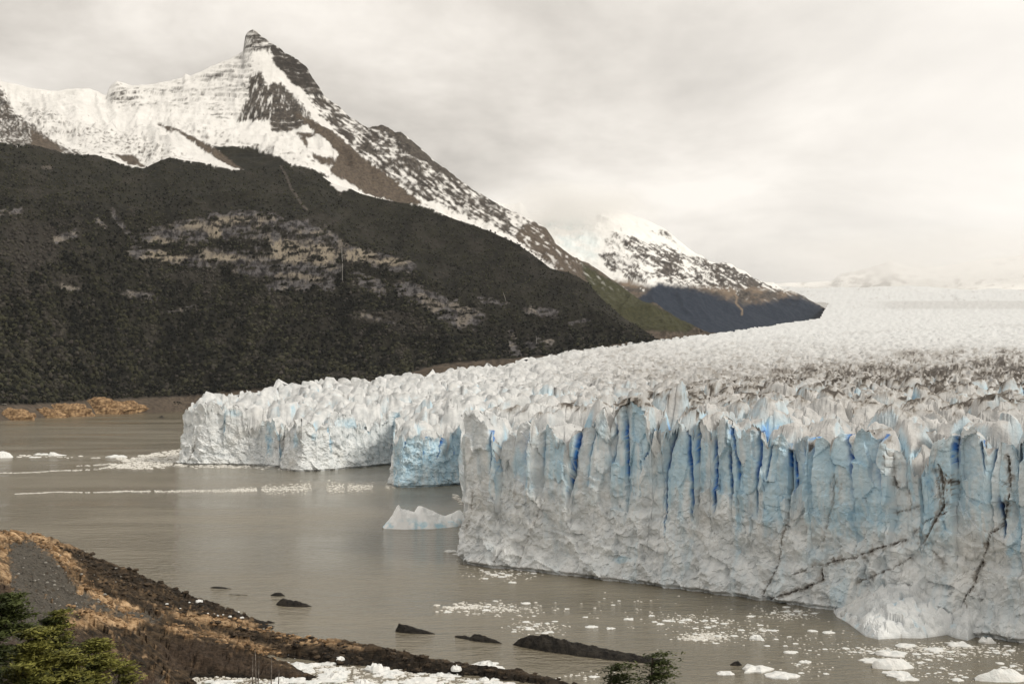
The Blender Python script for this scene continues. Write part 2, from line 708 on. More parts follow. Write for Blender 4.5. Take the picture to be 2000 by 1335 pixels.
# ------------------------------------------------------------------ the near mountain with its snow peak
M1 = {}
CLIFF_BANDS = [([(283, 460), (330, 456), (380, 441), (420, 431), (470, 427), (520, 430), (565, 441), (620, 453), (662, 478)], 15), ([(262, 491), (320, 500), (372, 509)], 11), ([(370, 470), (420, 455), (470, 452), (540, 462)], 12),
               ([(395, 505), (470, 500), (540, 507), (600, 512), (655, 522)], 18), ([(470, 527), (560, 532), (612, 542)], 13), ([(540, 478), (600, 480), (650, 492)], 16), ([(672, 494), (702, 498), (745, 506), (795, 520)], 15), ([(690, 540), (745, 562)], 13),
               ([(790, 562), (840, 588), (885, 604), (930, 622)], 17), ([(815, 575), (860, 610), (900, 632)], 12), ([(0, 417), (40, 412)], 6), ([(112, 470), (150, 455)], 8), ([(214, 408), (236, 440), (264, 466)], 5), ([(188, 428), (206, 446)], 5), ([(535, 555), (570, 548), (640, 552)], 14),
               ([(120, 556), (150, 562)], 5), ([(245, 572), (300, 580)], 7), ([(1030, 605), (1085, 612)], 8), ([(940, 585), (985, 592)], 7), ([(1000, 655), (1006, 690)], 9), ([(1036, 672), (1075, 668)], 9), ([(330, 610), (380, 600)], 4), ([(700, 612), (790, 640)], 5), ([(1110, 630), (1150, 626)], 4)]
CLIFF_POLY = [(195, 428), (215, 408), (228, 424), (255, 452), (300, 446), (350, 425), (420, 420), (500, 418), (560, 424), (620, 442), (662, 464), (668, 478), (700, 480), (760, 494), (800, 520), (772, 528),
               (720, 523), (672, 520), (650, 552), (610, 560), (560, 545), (500, 548), (455, 520), (380, 518), (330, 515), (268, 498), (300, 480), (260, 470)]



def build_mountain():
    NC = 700
    A = np.linspace(float(ray(-190, 600)[0]), float(ray(1425, 600)[0]), NC)
    PXC = 1000 + A * FOC
    C1 = [(-150, 800, 2480), (0, 791, 2640), (100, 786, 2950), (200, 779, 3400), (300, 775, 3640), (370, 772, 3700), (600, 752, 3740), (740, 740, 3780),
          (850, 717, 3800), (1000, 700, 3840), (1100, 690, 3850), (1200, 674, 3950), (1290, 666, 4000), (1430, 660, 4000)]
    d1, z1 = curve_py(C1, A)
    # water line in front of the beach
    W = [(-200, 829, 0), (0, 822, 0), (150, 812, 0), (220, 806, 0), (300, 806, 0), (420, 800, 0), (600, 797, 0)]
    wp = np.array(W, float)
    wa, we = ray(wp[:, 0], wp[:, 1])
    dw = np.interp(A, wa, -EYE / we)
    dw = np.minimum(dw, d1 - 60)
    C2 = [(-150, 690, 2800), (0, 680, 2960), (150, 680, 3420), (300, 680, 3830), (450, 680, 3900), (600, 672, 3930), (750, 668, 3950),
          (900, 672, 3960), (1000, 680, 3970), (1100, 676, 3950), (1200, 668, 3990), (1290, 665, 4015), (1430, 660, 4010)]
    C3 = [(-150, 500, 3150), (0, 500, 3270), (150, 500, 3650), (230, 500, 3900), (300, 520, 4010), (450, 545, 4060), (600, 560, 4090), (700, 550, 4110),
          (800, 575, 4110), (900, 640, 4090), (1000, 655, 4080), (1150, 652, 4070), (1290, 664, 4025), (1430, 660, 4020)]
    C4 = [(-150, 420, 3380), (0, 410, 3500), (150, 412, 3800), (230, 418, 3960), (300, 432, 4060), (400, 422, 4110), (500, 420, 4130), (600, 443, 4140), (700, 490, 4160),
          (800, 525, 4150), (850, 550, 4160), (950, 585, 4170), (1050, 612, 4150), (1150, 622, 4110), (1290, 663, 4040), (1430, 660, 4030)]
    C5 = [(-190, 240, 4050), (-100, 262, 4080), (0, 277, 4120), (70, 282, 4250), (122, 298, 4330), (190, 303, 4400), (245, 322, 4450), (280, 328, 4480), (332, 306, 4560), (402, 318, 4620),
          (486, 332, 4680), (560, 320, 4760), (612, 330, 4770), (641, 352, 4750), (711, 377, 4700), (765, 393, 4660), (827, 401, 4620), (888, 426, 4570), (930, 438, 4540),
          (971, 455, 4510), (1012, 475, 4480), (1045, 500, 4450), (1074, 525, 4420), (1115, 536, 4390), (1148, 551, 4350), (1177, 584, 4290), (1218, 620, 4200),
          (1259, 644, 4110), (1292, 664, 4050), (1340, 680, 4040), (1430, 720, 4035)]
    d5, z5 = curve(C5, A)
    w = sst(600, 780, PXC)
    d6 = d5 + 60 + 330 * w
    drop = np.interp(PXC, [600, 700, 850, 1000, 1150, 1290, 1370, 1430], [0, 10, 70, 160, 190, 90, 30, 0])
    z6 = z5 + (1 - w) * 35 - w * drop
    C7 = [(-190, 205, 4750), (0, 222, 4850), (100, 236, 4900), (200, 240, 5000), (300, 236, 5120), (400, 240, 5250), (470, 246, 5350), (560, 258, 5420), (640, 285, 5380), (700, 318, 5350),
          (760, 345, 5350), (830, 380, 5350), (900, 412, 5330), (1000, 455, 5350), (1080, 505, 5350), (1150, 545, 5250), (1250, 600, 5050), (1330, 636, 4850), (1370, 646, 4800), (1430, 665, 4750)]
    C8 = [(-190, 148, 5050), (-60, 153, 5080), (0, 158, 5100), (30, 163, 5130), (60, 171, 5160), (100, 176, 5220), (140, 175, 5280), (175, 173, 5330), (190, 180, 5350), (207, 187, 5380),
          (214, 170, 5390), (228, 158, 5400), (243, 163, 5420), (258, 169, 5440), (275, 166, 5460), (300, 165, 5500), (335, 157, 5550), (357, 152, 5580), (361, 144, 5590), (372, 148, 5600), (395, 138, 5630), (425, 125, 5660), (455, 112, 5700),
          (474, 102, 5720), (477, 84, 5722), (480, 66, 5724), (486, 61, 5726), (493, 57, 5730), (502, 62, 5735), (510, 70, 5740), (520, 76, 5745), (530, 84, 5750), (545, 92, 5755), (556, 103, 5760), (575, 112, 5760), (590, 124, 5755), (600, 132, 5750),
          (608, 148, 5745), (618, 164, 5742), (626, 174, 5740), (633, 188, 5735), (645, 197, 5730), (662, 208, 5720), (680, 225, 5715), (700, 238, 5710), (718, 249, 5705), (730, 245, 5700), (747, 243, 5700), (760, 248, 5700), (772, 258, 5705), (783, 255, 5705), (800, 272, 5710), (825, 292, 5720), (850, 316, 5740), (875, 333, 5760), (900, 352, 5780),
          (925, 370, 5800), (950, 384, 5820), (975, 400, 5840), (1000, 411, 5850), (1025, 424, 5860), (1050, 436, 5870), (1066, 446, 5870), (1078, 462, 5870), (1086, 476, 5860), (1105, 491, 5820), (1125, 505, 5780), (1150, 514, 5720), (1175, 530, 5660), (1200, 548, 5600), (1230, 570, 5500), (1250, 584, 5430),
          (1275, 597, 5330), (1300, 609, 5230), (1325, 621, 5130), (1345, 630, 5030), (1370, 642, 4900), (1400, 655, 4850), (1430, 668, 4800)]
    d8, z8 = curve_py(C8, A)
    ker = np.exp(-(np.arange(-30, 31) / 13.0) ** 2)
    z8s = np.convolve(np.pad(z8, 30, mode='edge'), ker / ker.sum(), mode='valid')
    dz8 = z8 - z8s
    z8 = z8s
    K = [(dw - 150, np.full(NC, -8.0)), (dw, np.full(NC, -0.3)), (d1, z1), curve_py(C2, A), curve_py(C3, A), curve_py(C4, A), (d5, z5), (d6, z6),
         curve_py(C7, A), (d8, z8), (d8 + 260, z8 - 260), (d8 + 1600, np.full(NC, -20.0))]
    rows = [3, 12, 54, 74, 66, 64, 12, 60, 84, 4, 4]
    D, Z, T = [], [], []
    for k, n in enumerate(rows):
        t = np.linspace(0, 1, n, endpoint=(k == len(rows) - 1))[:, None]
        D.append(K[k][0] * (1 - t) + K[k + 1][0] * t)
        Z.append(K[k][1] * (1 - t) + K[k + 1][1] * t)
        T.append(np.full((n, 1), float(k)) + t)
    D, Z, T = np.concatenate(D), np.concatenate(Z), np.concatenate(T)[:, 0]
    # soften the kinks between the control lines except at the water, the spur crest and the ridge
    for arr in (D, Z):
        s = arr.copy()
        for _ in range(10):
            s[1:-1] = 0.25 * s[:-2] + 0.5 * s[1:-1] + 0.25 * s[2:]
        hard = np.maximum.reduce([np.exp(-((T - q) / r_) ** 2) for q, r_ in ((1, .6), (2, .12), (6, .22), (9, .3), (10, .5))])[:, None]
        hard = np.maximum(hard, 0.0)
        arr[:] = arr * hard + s * (1 - hard)
    Z = Z + dz8[None, :] * np.interp(T, [8.45, 8.7, 8.88, 9.0, 9.4, 10], [0, .12, .6, 1, 1, 0])[:, None]
    X, Y = A[None, :] * D, D.copy()
    # relief
    amp_big = np.interp(T, [0, 2, 2.4, 3.5, 4, 5, 6, 6.3, 7, 8, 8.7, 8.95, 9.0, 9.3], [0, 2, 40, 62, 26, 44, 8, 6, 22, 44, 34, 10, 4, 30])[:, None]
    wx = fbm(X / 420, Y / 420, 3.3, 3) * 120
    wy = fbm(X / 420, Y / 420, 9.3, 3) * 120
    big = ridged((X + wx) / 520, (Y + wy) / 520, 1.7, 5) - 0.42
    flute = ridged(A[None, :] * 5200 / 95 + wx / 90, Z / 420, 5.1, 4) - 0.4
    amp_fl = np.interp(T, [2, 3, 3.8, 4.2, 4.8, 5.3, 6, 7, 8, 8.8, 9.0], [0, 8, 18, 20, 20, 9, 2, 10, 26, 20, 4])[:, None]
    small = fbm(X / 45, Y / 45, Z / 45, 4)
    amp_sm = np.interp(T, [1.0, 1.3, 2, 3, 6, 7, 8, 9, 9.3], [0.0, 2.0, 3, 7, 5, 6, 9, 5, 8])[:, None]
    Z = Z + amp_big * big * 2.0 + amp_fl * flute + amp_sm * small
    # rock benches (strata) step the upper mountain
    PX, PY = to_px(X, Y, Z)
    lay = (Z - 0.10 * X + 55 * fbm(X / 330, Y / 330, 2.0, 4) + 9 * fbm(X / 40, Y / 40, 2.5, 3)) / 31.0
    fr = lay - np.floor(lay)
    step = (sst(0.25, 0.75, fr) - fr) * 31.0 * (0.25 + 0.75 * hrand(np.floor(lay).astype(np.int64) + 900, 2))
    st_w = np.interp(T, [6.8, 7.4, 8.92, 9.0], [0, 1.0, 1.0, 0.25])[:, None] * sst(-0.25, 0.15, fbm(X / 300, Y / 300, 8.8, 2))
    Z = Z + step * st_w
    lay2 = (Z + 12 * fbm(X / 120, Y / 120, 6.0, 3)) / 26.0
    fr2 = lay2 - np.floor(lay2)
    cl_w = np.interp(T, [3.7, 4.0, 5.0, 5.15], [0, 1, 1, 0])[:, None] * sst(-14, 10, poly_sd(PX, PY, CLIFF_POLY))
    Z = Z + (sst(0.3, 0.7, fr2) - fr2) * 26.0 * cl_w * 0.8
    Z[0] = -8
    Z[1] = np.minimum(Z[1], -4)
    G = np.stack([X, Y, Z], -1)
    N = grid_normals(G)
    nz = np.abs(N[..., 2])
    PX, PY = to_px(X, Y, Z)
    n_lo = fbm(PX / 46, PY / 30, 0.3, 4)
    n_hi = fbm(PX / 9, PY / 7, 1.3, 4)
    Tt = np.repeat(T[:, None], NC, 1)

    # ---- forest cover below the tree line
    forest_poly = [(-250, 240), (-100, 268), (0, 277), (40, 284), (70, 280), (122, 297), (190, 301), (245, 322), (280, 327), (301, 308), (332, 305), (367, 315),
                   (402, 318), (440, 328), (486, 332), (452, 306), (406, 276), (430, 281), (468, 287), (485, 278), (508, 290), (506, 303), (540, 303), (560, 316), (580, 328), (612, 329), (640, 336),
                   (647, 360), (665, 380), (690, 360), (720, 370), (765, 393), (827, 401), (888, 426), (930, 438), (1400, 440), (1500, 760), (-250, 900)]
    f_sd = poly_sd(PX, PY, forest_poly) + 7 * n_lo + 9 * n_hi
    forest = sst(-1.5, 2.0, f_sd) * (Tt < 6.15)
    # wedge of forest that lies behind the tree-line control curve
    wedge = [(402, 276), (440, 284), (478, 284), (500, 282), (510, 296), (545, 305), (570, 322), (612, 330), (640, 345), (560, 345), (480, 335), (440, 305)]
    forest = np.maximum(forest, sst(-2, 2, poly_sd(PX, PY, wedge) + 9 * n_hi) * (PX < 660) * (Tt < 7.4))
    olive = sst(4.9, 5.6, Tt) * sst(1000, 650, PX) * (0.35 + 0.3 * n_lo)
    beach = sst(2.05, 1.96, Tt + 0.05 * n_hi)
    mor_line = np.interp(PX, [560, 600, 640, 680, 720, 740, 800, 850, 900, 950, 1000, 1060, 1100, 1200, 1290], [800, 754, 750, 756, 752, 744, 728, 712, 706, 703, 701, 697, 690, 672, 660])
    moraine = sst(-2, 3, PY - mor_line + 5 * n_hi) * (PX > 560) * (Tt < 3.5)
    forest = forest * (1 - beach) * (1 - moraine)
    # ---- cliff band and outcrops
    c_sd = poly_sd(PX, PY, CLIFF_POLY)
    ledge = fbm(PX / 38, PY / 9 + 0.012 * PX, 4.4, 4)
    cliff = np.zeros_like(PX)
    for pts, w in CLIFF_BANDS:
        dd = line_d(PX + 9 * n_lo, PY + 7 * n_lo + 3 * n_hi, pts) / w
        cliff = np.maximum(cliff, sst(1.15, 0.80, dd + 0.9 * n_hi + 0.8 * fbm(PX / 22, PY / 9, 2.9, 3)))
    ledge = fbm(PX / 26, PY / 5.5 + 0.01 * PX, 4.4, 3)
    cliff = cliff * sst(0.26, 0.10, ledge)
    cliff = cliff * (Tt < 6) * (Tt > 2.1)
    pale_n = fbm(PX / 40, PY / 22, 7.7, 3)
    pale = 0.8 * sst(0.06, 0.34, pale_n + 0.25 * fbm(PX / 10, PY / 14, 2.7, 3)) * sst(-2, 10, c_sd + 8 * n_lo)
    for (cx, cy, rx, ry) in [(420, 450, 14, 26), (325, 500, 45, 12), (455, 430, 40, 8), (560, 490, 40, 24), (620, 495, 36, 22), (700, 500, 26, 14), (440, 503, 40, 6), (760, 512, 30, 8)]:
        pale = np.maximum(pale, sst(1.3, 0.5, ((PX - cx) / rx) ** 2 + ((PY - cy) / ry) ** 2 + 1.3 * n_hi + 0.5 * n_lo))
    pale = np.maximum(pale, 0.45 * sst(0.0, 0.3, pale_n + 0.5 * n_hi))
    forest = forest * (1 - sst(0.25, 0.75, cliff))
    tint = sst(0.05, 0.4, n_lo + 0.3 * fbm(PX / 130, PY / 80, 5.5, 3)) * 0.55
    for (cx, cy, rx, ry, s) in [(60, 480, 70, 60, .8), (30, 560, 60, 30, .6), (740, 620, 60, 14, .9), (800, 640, 50, 18, .6), (130, 550, 40, 16, .8), (100, 690, 120, 30, .3), (380, 540, 60, 14, .6)]:
        tint = np.maximum(tint, s * sst(1.2, 0.4, ((PX - cx) / rx) ** 2 + ((PY - cy) / ry) ** 2 + 0.9 * n_lo))

    # ---- the upper mountain: snow, strata, scree
    up = (Tt > 5.9)
    rock = 0.10 + 0.0 * PX
    strata = np.zeros_like(PX)

    def region(poly, amt, soft=6, n=6):
        return amt * sst(-soft, soft, poly_sd(PX, PY, poly) + n * n_hi + 3 * n_lo)

    wob = 5 * fbm(PX / 50, PY / 40, 3.1, 3)
    bw = 9 * fbm(PX / 80, PY / 60, 3.1, 4)
    lines = 0.75 * fbm(PX / 40, (PY + 0.10 * PX + wob + bw) / 4.2, 6.6, 4) + 0.30 * fbm(PX / 7, PY / 3.0, 2.6, 3) + 0.25 * (0.72 - nz)
    lines_r = 0.8 * fbm((PX * 0.8 + PY * 0.6) / 34, (PY * 0.8 - PX * 0.6 + wob + 0.6 * bw) / 6.0, 6.1, 4) + 0.3 * fbm(PX / 6, PY / 4, 4.6, 3)
    flv = fbm((PX + 0.25 * PY) / 3.6, PY / 26, 8.1, 3)
    # thin bedding lines across the snow left of the peak
    z_bed = np.maximum.reduce([region([(205, 190), (228, 155), (300, 165), (360, 150), (430, 122), (480, 100), (500, 130), (490, 230), (430, 240), (360, 215), (270, 215)], 0.27, 12),
                               region([(205, 190), (228, 158), (262, 178), (262, 210), (215, 205)], 0.33, 8),
                               region([(370, 150), (430, 124), (470, 140), (420, 170), (380, 165)], 0.30, 8)])
    rock = np.maximum(rock, z_bed + 0.55 * np.clip(lines, -0.1, 1) * (z_bed > 0.02) + 0.15 * n_hi)
    tower = region([(474, 104), (476, 64), (493, 54), (512, 68), (536, 88), (524, 106), (500, 100)], 0.40, 4, 3)
    rock = np.maximum(rock, tower + 0.75 * lines * (tower > .1))
    wall = region([(524, 82), (560, 100), (592, 122), (612, 146), (640, 190), (602, 186), (575, 166), (553, 142), (533, 120)], 0.62, 4, 5)
    rock = np.maximum(rock, wall + 0.60 * lines * (wall > .1) + 0.2 * n_hi * (wall > .1))
    butt = region([(488, 150), (512, 138), (522, 165), (548, 163), (578, 188), (604, 222), (622, 246), (590, 238), (560, 216), (540, 240), (500, 236), (462, 238), (468, 215), (486, 192), (486, 170)], 0.60, 6, 6)
    rock = np.maximum(rock, butt + 0.75 * flv * (butt > .1))
    knob = region([(528, 226), (545, 214), (578, 212), (604, 244), (560, 260), (528, 256)], 0.62, 5, 4)
    rock = np.maximum(rock, knob + 0.7 * lines * (knob > .1))
    side = region([(600, 185), (640, 192), (720, 245), (748, 240), (800, 268), (900, 348), (1000, 408), (1060, 440), (1100, 500), (1060, 500), (980, 455), (900, 420), (800, 380), (740, 330), (680, 280), (620, 225)], 0.54, 6, 6)
    rock = np.maximum(rock, side + 0.75 * lines_r * (side > .05) + 0.40 * n_hi * (side > .05) + 0.25 * n_lo * (side > .05))
    crest = region([(718, 250), (747, 241), (800, 270), (850, 314), (900, 350), (905, 362), (850, 332), (800, 296), (760, 262)], 0.85, 4, 6)
    rock = np.maximum(rock, crest + 0.5 * lines_r * (crest > .1))
    low = region([(1040, 432), (1066, 445), (1096, 470), (1125, 490), (1250, 565), (1320, 598), (1440, 650), (1440, 700), (1340, 700), (1180, 640), (1080, 520), (1000, 460)], 0.95, 6, 8)
    rock = np.maximum(rock, low)
    # ragged lower edge of the snow
    edge = region([(-250, 150), (0, 165), (30, 215), (75, 248), (130, 282), (180, 300), (120, 312), (-250, 300)], 0.55, 10, 10)
    rock = np.maximum(rock, edge + 0.5 * fbm(PX / 6, (PY - 0.5 * PX) / 3, 1.9, 4) + 0.25 * lines_r)
    mid = region([(30, 190), (130, 225), (230, 250), (300, 262), (400, 320), (250, 330), (150, 290), (60, 250)], 0.40, 14, 8)
    rock = np.maximum(rock, 0.9 * mid + 0.55 * fbm(PX / 8, (PY - 0.35 * PX) / 2.8, 9.9, 4))
    mid2 = region([(300, 240), (400, 300), (500, 330), (620, 340), (620, 300), (540, 290), (480, 270), (400, 250)], 0.34, 10, 8)
    rock = np.maximum(rock, mid2 + 0.55 * n_hi)
    # bare brown scree ribs
    scree = np.maximum.reduce([region([(310, 244), (345, 250), (402, 279), (440, 300), (488, 333), (455, 330), (402, 300), (350, 268)], 1.0, 4, 5),
                               region([(575, 222), (610, 235), (650, 255), (700, 300), (760, 345), (835, 402), (780, 396), (715, 378), (660, 345), (640, 335), (660, 300), (620, 262)], 1.0, 5, 7),
                               region([(575, 255), (620, 262), (650, 285), (660, 330), (620, 318), (596, 284)], 0.8, 6, 8),
                               region([(60, 255), (110, 278), (125, 297), (60, 285)], .9, 5, 6),
                               region([(215, 300), (262, 300), (285, 326), (250, 322)], .8, 5, 6),
                               low])
    snowback = np.maximum.reduce([region([(600, 270), (625, 264), (646, 280), (650, 305), (625, 306), (604, 292)], 1.0, 4, 5),
                                  region([(333, 253), (345, 254), (385, 285), (430, 315), (465, 331), (420, 318), (370, 290)], .8, 3, 4)])
    scree = np.clip(scree * (1 - snowback), 0, 1)
    thr = 0.47 + 0.10 * fbm(PX / 24, PY / 24, 1.1, 3)
    thr = thr + 0.20 * (nz - 0.72)
    rockm = sst(thr - 0.17, thr + 0.15, rock)
    green = region([(1135, 512), (1200, 550), (1300, 606), (1360, 630), (1345, 650), (1250, 645), (1200, 612), (1150, 570)], 1.0, 8, 6)
    green = green * (Tt > 6)
    bare_low = low * (1 - green) * (Tt > 6)
    snow = (1 - rockm) * (1 - sst(0.35, 0.7, scree)) * up
    streaks = sst(0.12, 0.3, lines_r + 0.3 * n_hi) * low * sst(600, 470, PY) * 0.9
    snow = np.maximum(snow, streaks * up)
    snow = np.maximum(snow, sst(0.30, 0.55, snowback + 0.4 * n_hi) * up)
    snow = snow * (1 - forest)
    # a few snow flecks just below the snow line
    strata = sst(0.02, 0.35, np.where(wall > .3, lines + .25, np.where(side > .2, lines_r, lines))) * up
    scree_all = np.clip(np.maximum(np.maximum(scree * up, beach), moraine), 0, 1)
    # pale stream bed and bare clearings
    st1 = sst(2.6, 1.0, line_d(PX, PY, [(548, 325), (560, 345), (568, 368), (578, 380), (588, 398), (600, 410)]) + 1.0 * n_hi)
    st1 = np.maximum(st1, sst(1.2, .6, ((PX - 92) / 12) ** 2 + ((PY - 327) / 4.5) ** 2 + n_hi))
    cover = np.stack([snow, forest * (1 - st1) * (1 - sst(.3, .8, green)) + sst(.3, .8, green), scree_all, np.clip(cliff, 0, 1)], -1)
    tone = np.stack([np.maximum(green, np.clip(olive, 0, 1) * 0.16), strata, np.maximum(tint, st1), np.clip(pale, 0, 1)], -1)
    cover[..., 3] *= (1 - np.clip(beach + moraine, 0, 1))
    nr = G.shape[0]
    me = mesh_data('mountain', G.reshape(-1, 3), grid_faces(nr, NC), {'cover': cover.reshape(-1, 4), 'tone': tone.reshape(-1, 4)}, MAT_MOUNT)
    tag(obj('mountain', me), 'steep mountain with a snow covered rocky summit and dark forested lower slopes', kind='structure')
    M1.update(G=G, T=Tt, forest=forest, PX=PX, PY=PY, A=A, cliff=cliff, tint=tint, n_lo=n_lo)


build_mountain()


# ------------------------------------------------------------------ the farther mountain up the glacier
def build_far_mountain():
    NC = 440
    A = np.linspace(float(ray(930, 500)[0]), float(ray(1640, 600)[0]), NC)
    PXC = 1000 + A * FOC
    base = [(930, 690, 6300), (1200, 670, 6500), (1370, 645, 6900), (1480, 632, 7300), (1560, 622, 7700), (1612, 612, 8000), (1640, 618, 8050)]
    mid1 = [(930, 560, 6900), (1100, 555, 7000), (1250, 560, 7100), (1370, 585, 7300), (1450, 592, 7550), (1560, 598, 7850), (1612, 608, 8020), (1640, 616, 8060)]
    mid2 = [(930, 470, 7600), (1100, 475, 7600), (1200, 470, 7600), (1300, 500, 7700), (1370, 535, 7800), (1450, 560, 7900), (1560, 585, 8000), (1612, 606, 8040), (1640, 614, 8070)]
    ridge = [(930, 385, 8500), (990, 400, 8500), (1006, 398, 8500), (1016, 394, 8500), (1024, 402, 8500), (1030, 416, 8500), (1060, 414, 8500), (1100, 404, 8500), (1140, 398, 8500), (1180, 402, 8450), (1210, 410, 8450), (1240, 422, 8450),
             (1270, 433, 8450), (1295, 444, 8450), (1310, 455, 8450), (1330, 472, 8430), (1345, 484, 8420), (1358, 494, 8400), (1372, 499, 8380), (1385, 510, 8360), (1400, 514, 8350), (1412, 512, 8350), (1428, 516, 8340), (1440, 527, 8330),
             (1455, 530, 8300), (1470, 542, 8280), (1490, 550, 8250), (1510, 552, 8230), (1525, 563, 8200), (1545, 571, 8180), (1560, 577, 8150), (1580, 585, 8120), (1598, 593, 8100), (1610, 600, 8080), (1618, 606, 8070), (1640, 612, 8070)]
    d0, z0 = curve_py(base, A)
    dr, zr = curve_py(ridge, A)
    K = [(d0 - 200, z0 - 120), (d0, z0 - 4), curve_py(mid1, A), curve_py(mid2, A), (dr, zr), (dr + 300, zr - 260), (dr + 1500, zr - 1500)]
    rows = [2, 44, 52, 56, 4, 3]
    D, Z, T = [], [], []
    for k, n in enumerate(rows):
        t = np.linspace(0, 1, n, endpoint=(k == len(rows) - 1))[:, None]
        D.append(K[k][0] * (1 - t) + K[k + 1][0] * t)
        Z.append(K[k][1] * (1 - t) + K[k + 1][1] * t)
        T.append(np.full((n, 1), float(k)) + t)
    D, Z, T = np.concatenate(D), np.concatenate(Z), np.concatenate(T)[:, 0]
    X, Y = A[None, :] * D, D
    amp = np.interp(T, [0, 1, 1.6, 2.5, 3.6, 3.95, 4, 4.3], [0, 5, 45, 80, 60, 22, 10, 40])[:, None]
    wx = fbm(X / 500, Y / 500, 3.3, 3) * 150
    Z = Z + amp * 1.6 * (ridged((X + wx) / 650, (Y + wx) / 650, 4.2, 6) - 0.42)
    Z = Z + amp * 0.35 * fbm(X / 90, Y / 90, Z / 90, 4)
    G = np.stack([X, Y, Z], -1)
    nz = np.abs(grid_normals(G)[..., 2])
    PX, PY = to_px(X, Y, Z)
    n_lo = fbm(PX / 40, PY / 26, 0.7, 4)
    n_hi = fbm(PX / 8, PY / 6, 1.9, 4)
    f_soft = 9
    f_line = np.interp(PX, [930, 1240, 1266, 1287, 1315, 1350, 1385, 1420, 1455, 1490, 1525, 1560, 1595, 1616], [640, 585, 566, 546, 556, 560, 570, 583, 592, 590, 582, 577, 590, 606])
    forest = sst(-7, 9, PY - f_line + 9 * n_lo + 9 * n_hi)
    br = sst(-6, 8, PY - np.interp(PX, [930, 1190, 1230, 1280, 1350, 1420, 1480, 1560, 1616], [640, 545, 548, 560, 556, 562, 560, 570, 600]) + 8 * n_hi)
    dark = np.zeros_like(PX)
    dark = np.maximum(dark, 0.50 * sst(-10, 14, poly_sd(PX, PY, [(1168, 500), (1172, 478), (1190, 440), (1230, 448), (1290, 468), (1345, 488), (1400, 510), (1440, 525), (1560, 575), (1616, 606), (1400, 590), (1280, 560), (1215, 545), (1180, 530)]) + 8 * n_lo))
    dark = np.maximum(dark, 0.34 * sst(-6, 10, poly_sd(PX, PY, [(1190, 425), (1240, 420), (1300, 445), (1350, 485), (1330, 490), (1260, 450)])))
    dark = np.maximum(dark, 0.62 * sst(-6, 8, poly_sd(PX, PY, [(1385, 510), (1412, 508), (1470, 540), (1560, 575), (1616, 604), (1560, 598), (1450, 575), (1380, 545)]) + 6 * n_hi))
    diag = fbm((PX * 0.85 + PY * 0.5) / 30, (PY * 0.85 - PX * 0.5) / 6, 2.2, 4)
    rk = dark + 0.26 * n_hi + 0.50 * diag + 0.35 * n_lo + 0.5 * (0.66 - nz)
    rock = sst(0.36, 0.54, rk) * (dark > 0.02)
    rock = np.maximum(rock, br)
    stream = sst(3.0, 1.0, line_d(PX, PY, [(1425, 562), (1440, 580), (1437, 592), (1450, 605), (1449, 614)]) + 1.0 * n_hi)
    snow = (1 - rock) * (1 - forest)
    snow = np.maximum(snow, 0.9 * sst(0.22, 0.4, diag + 0.5 * n_hi) * sst(600, 560, PY) * (1 - forest))
    scree = np.maximum(stream, sst(0.05, 0.3, n_lo + 0.2) * br)
    ice = 0.5 * sst(-10, 20, poly_sd(PX, PY, [(1060, 430), (1140, 425), (1180, 470), (1165, 520), (1100, 500)]))
    forest = forest * (1 - stream)
    snow = snow * (1 - stream)
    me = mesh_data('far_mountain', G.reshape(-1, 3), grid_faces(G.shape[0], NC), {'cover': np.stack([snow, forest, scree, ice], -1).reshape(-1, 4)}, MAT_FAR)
    tag(obj('far_mountain', me), 'farther mountain half hidden by cloud with snowy rock above dark bluish forest', kind='structure')


build_far_mountain()


def build_ice_hills():
    """pale snow hills beyond the icefield"""
    NC = 160
    A = np.linspace(float(ray(1480, 540)[0]), float(ray(2350, 540)[0]), NC)
    ridge = [(1480, 556, 14000), (1560, 552, 14000), (1625, 548, 14000), (1640, 534, 14000), (1680, 526, 14000), (1720, 515, 14000), (1740, 508, 14000), (1770, 520, 14000), (1800, 524, 14000), (1850, 518, 14000), (1900, 510, 14000), (2000, 497, 14000), (2350, 470, 14000)]
    dr, zr = curve_py(ridge, A)
    d0 = np.full(NC, 12200.0)
    z0 = EYE + ray(1800, 580)[1] * d0
    t = np.linspace(0, 1, 40)[:, None]
    D = np.concatenate([d0 * (1 - t) + dr * t, [dr + 700]])
    Z = np.concatenate([z0 * (1 - t) + zr * t, [zr - 700]])
    X = A[None] * D
    Z = Z + 90 * (ridged(X / 1300, D / 1300, 3.0, 5) - 0.4) * np.concatenate([np.sin(np.pi * t * 0.9), [[0]]])
    G = np.stack([X, D, Z], -1)
    PX, PY = to_px(X, D, Z)
    n = fbm(PX / 20, PY / 8, 3.0, 4)
    rk = sst(0.1, 0.35, n + 0.25 * np.exp(-((PX - 1700) / 70) ** 2)) * 0.3
    cov = np.stack([1 - rk, 0 * rk, 0.4 + 0 * rk, 0 * rk], -1)
    me = mesh_data('snow_hills', G.reshape(-1, 3), grid_faces(41, NC), {'cover': cov.reshape(-1, 4)}, MAT_FAR)
    tag(obj('snow_hills', me), kind='structure')


build_ice_hills()

# ------------------------------------------------------------------ the glacier
FR = []          # front line, far to near: (px, py of the water line) or depth
for px, d in ((1368, 3600), (1180, 2750), (1070, 2350), (900, 1800), (700, 1330), (520, 1120), (400, 1045)):
    FR.append(((px - 1000) / FOC * d, d, 62.0, 0))


def _f(px, py, h):
    p = Pz(px, py, 0.0)
    FR.append((float(p[0]), float(p[1]), h, 1))


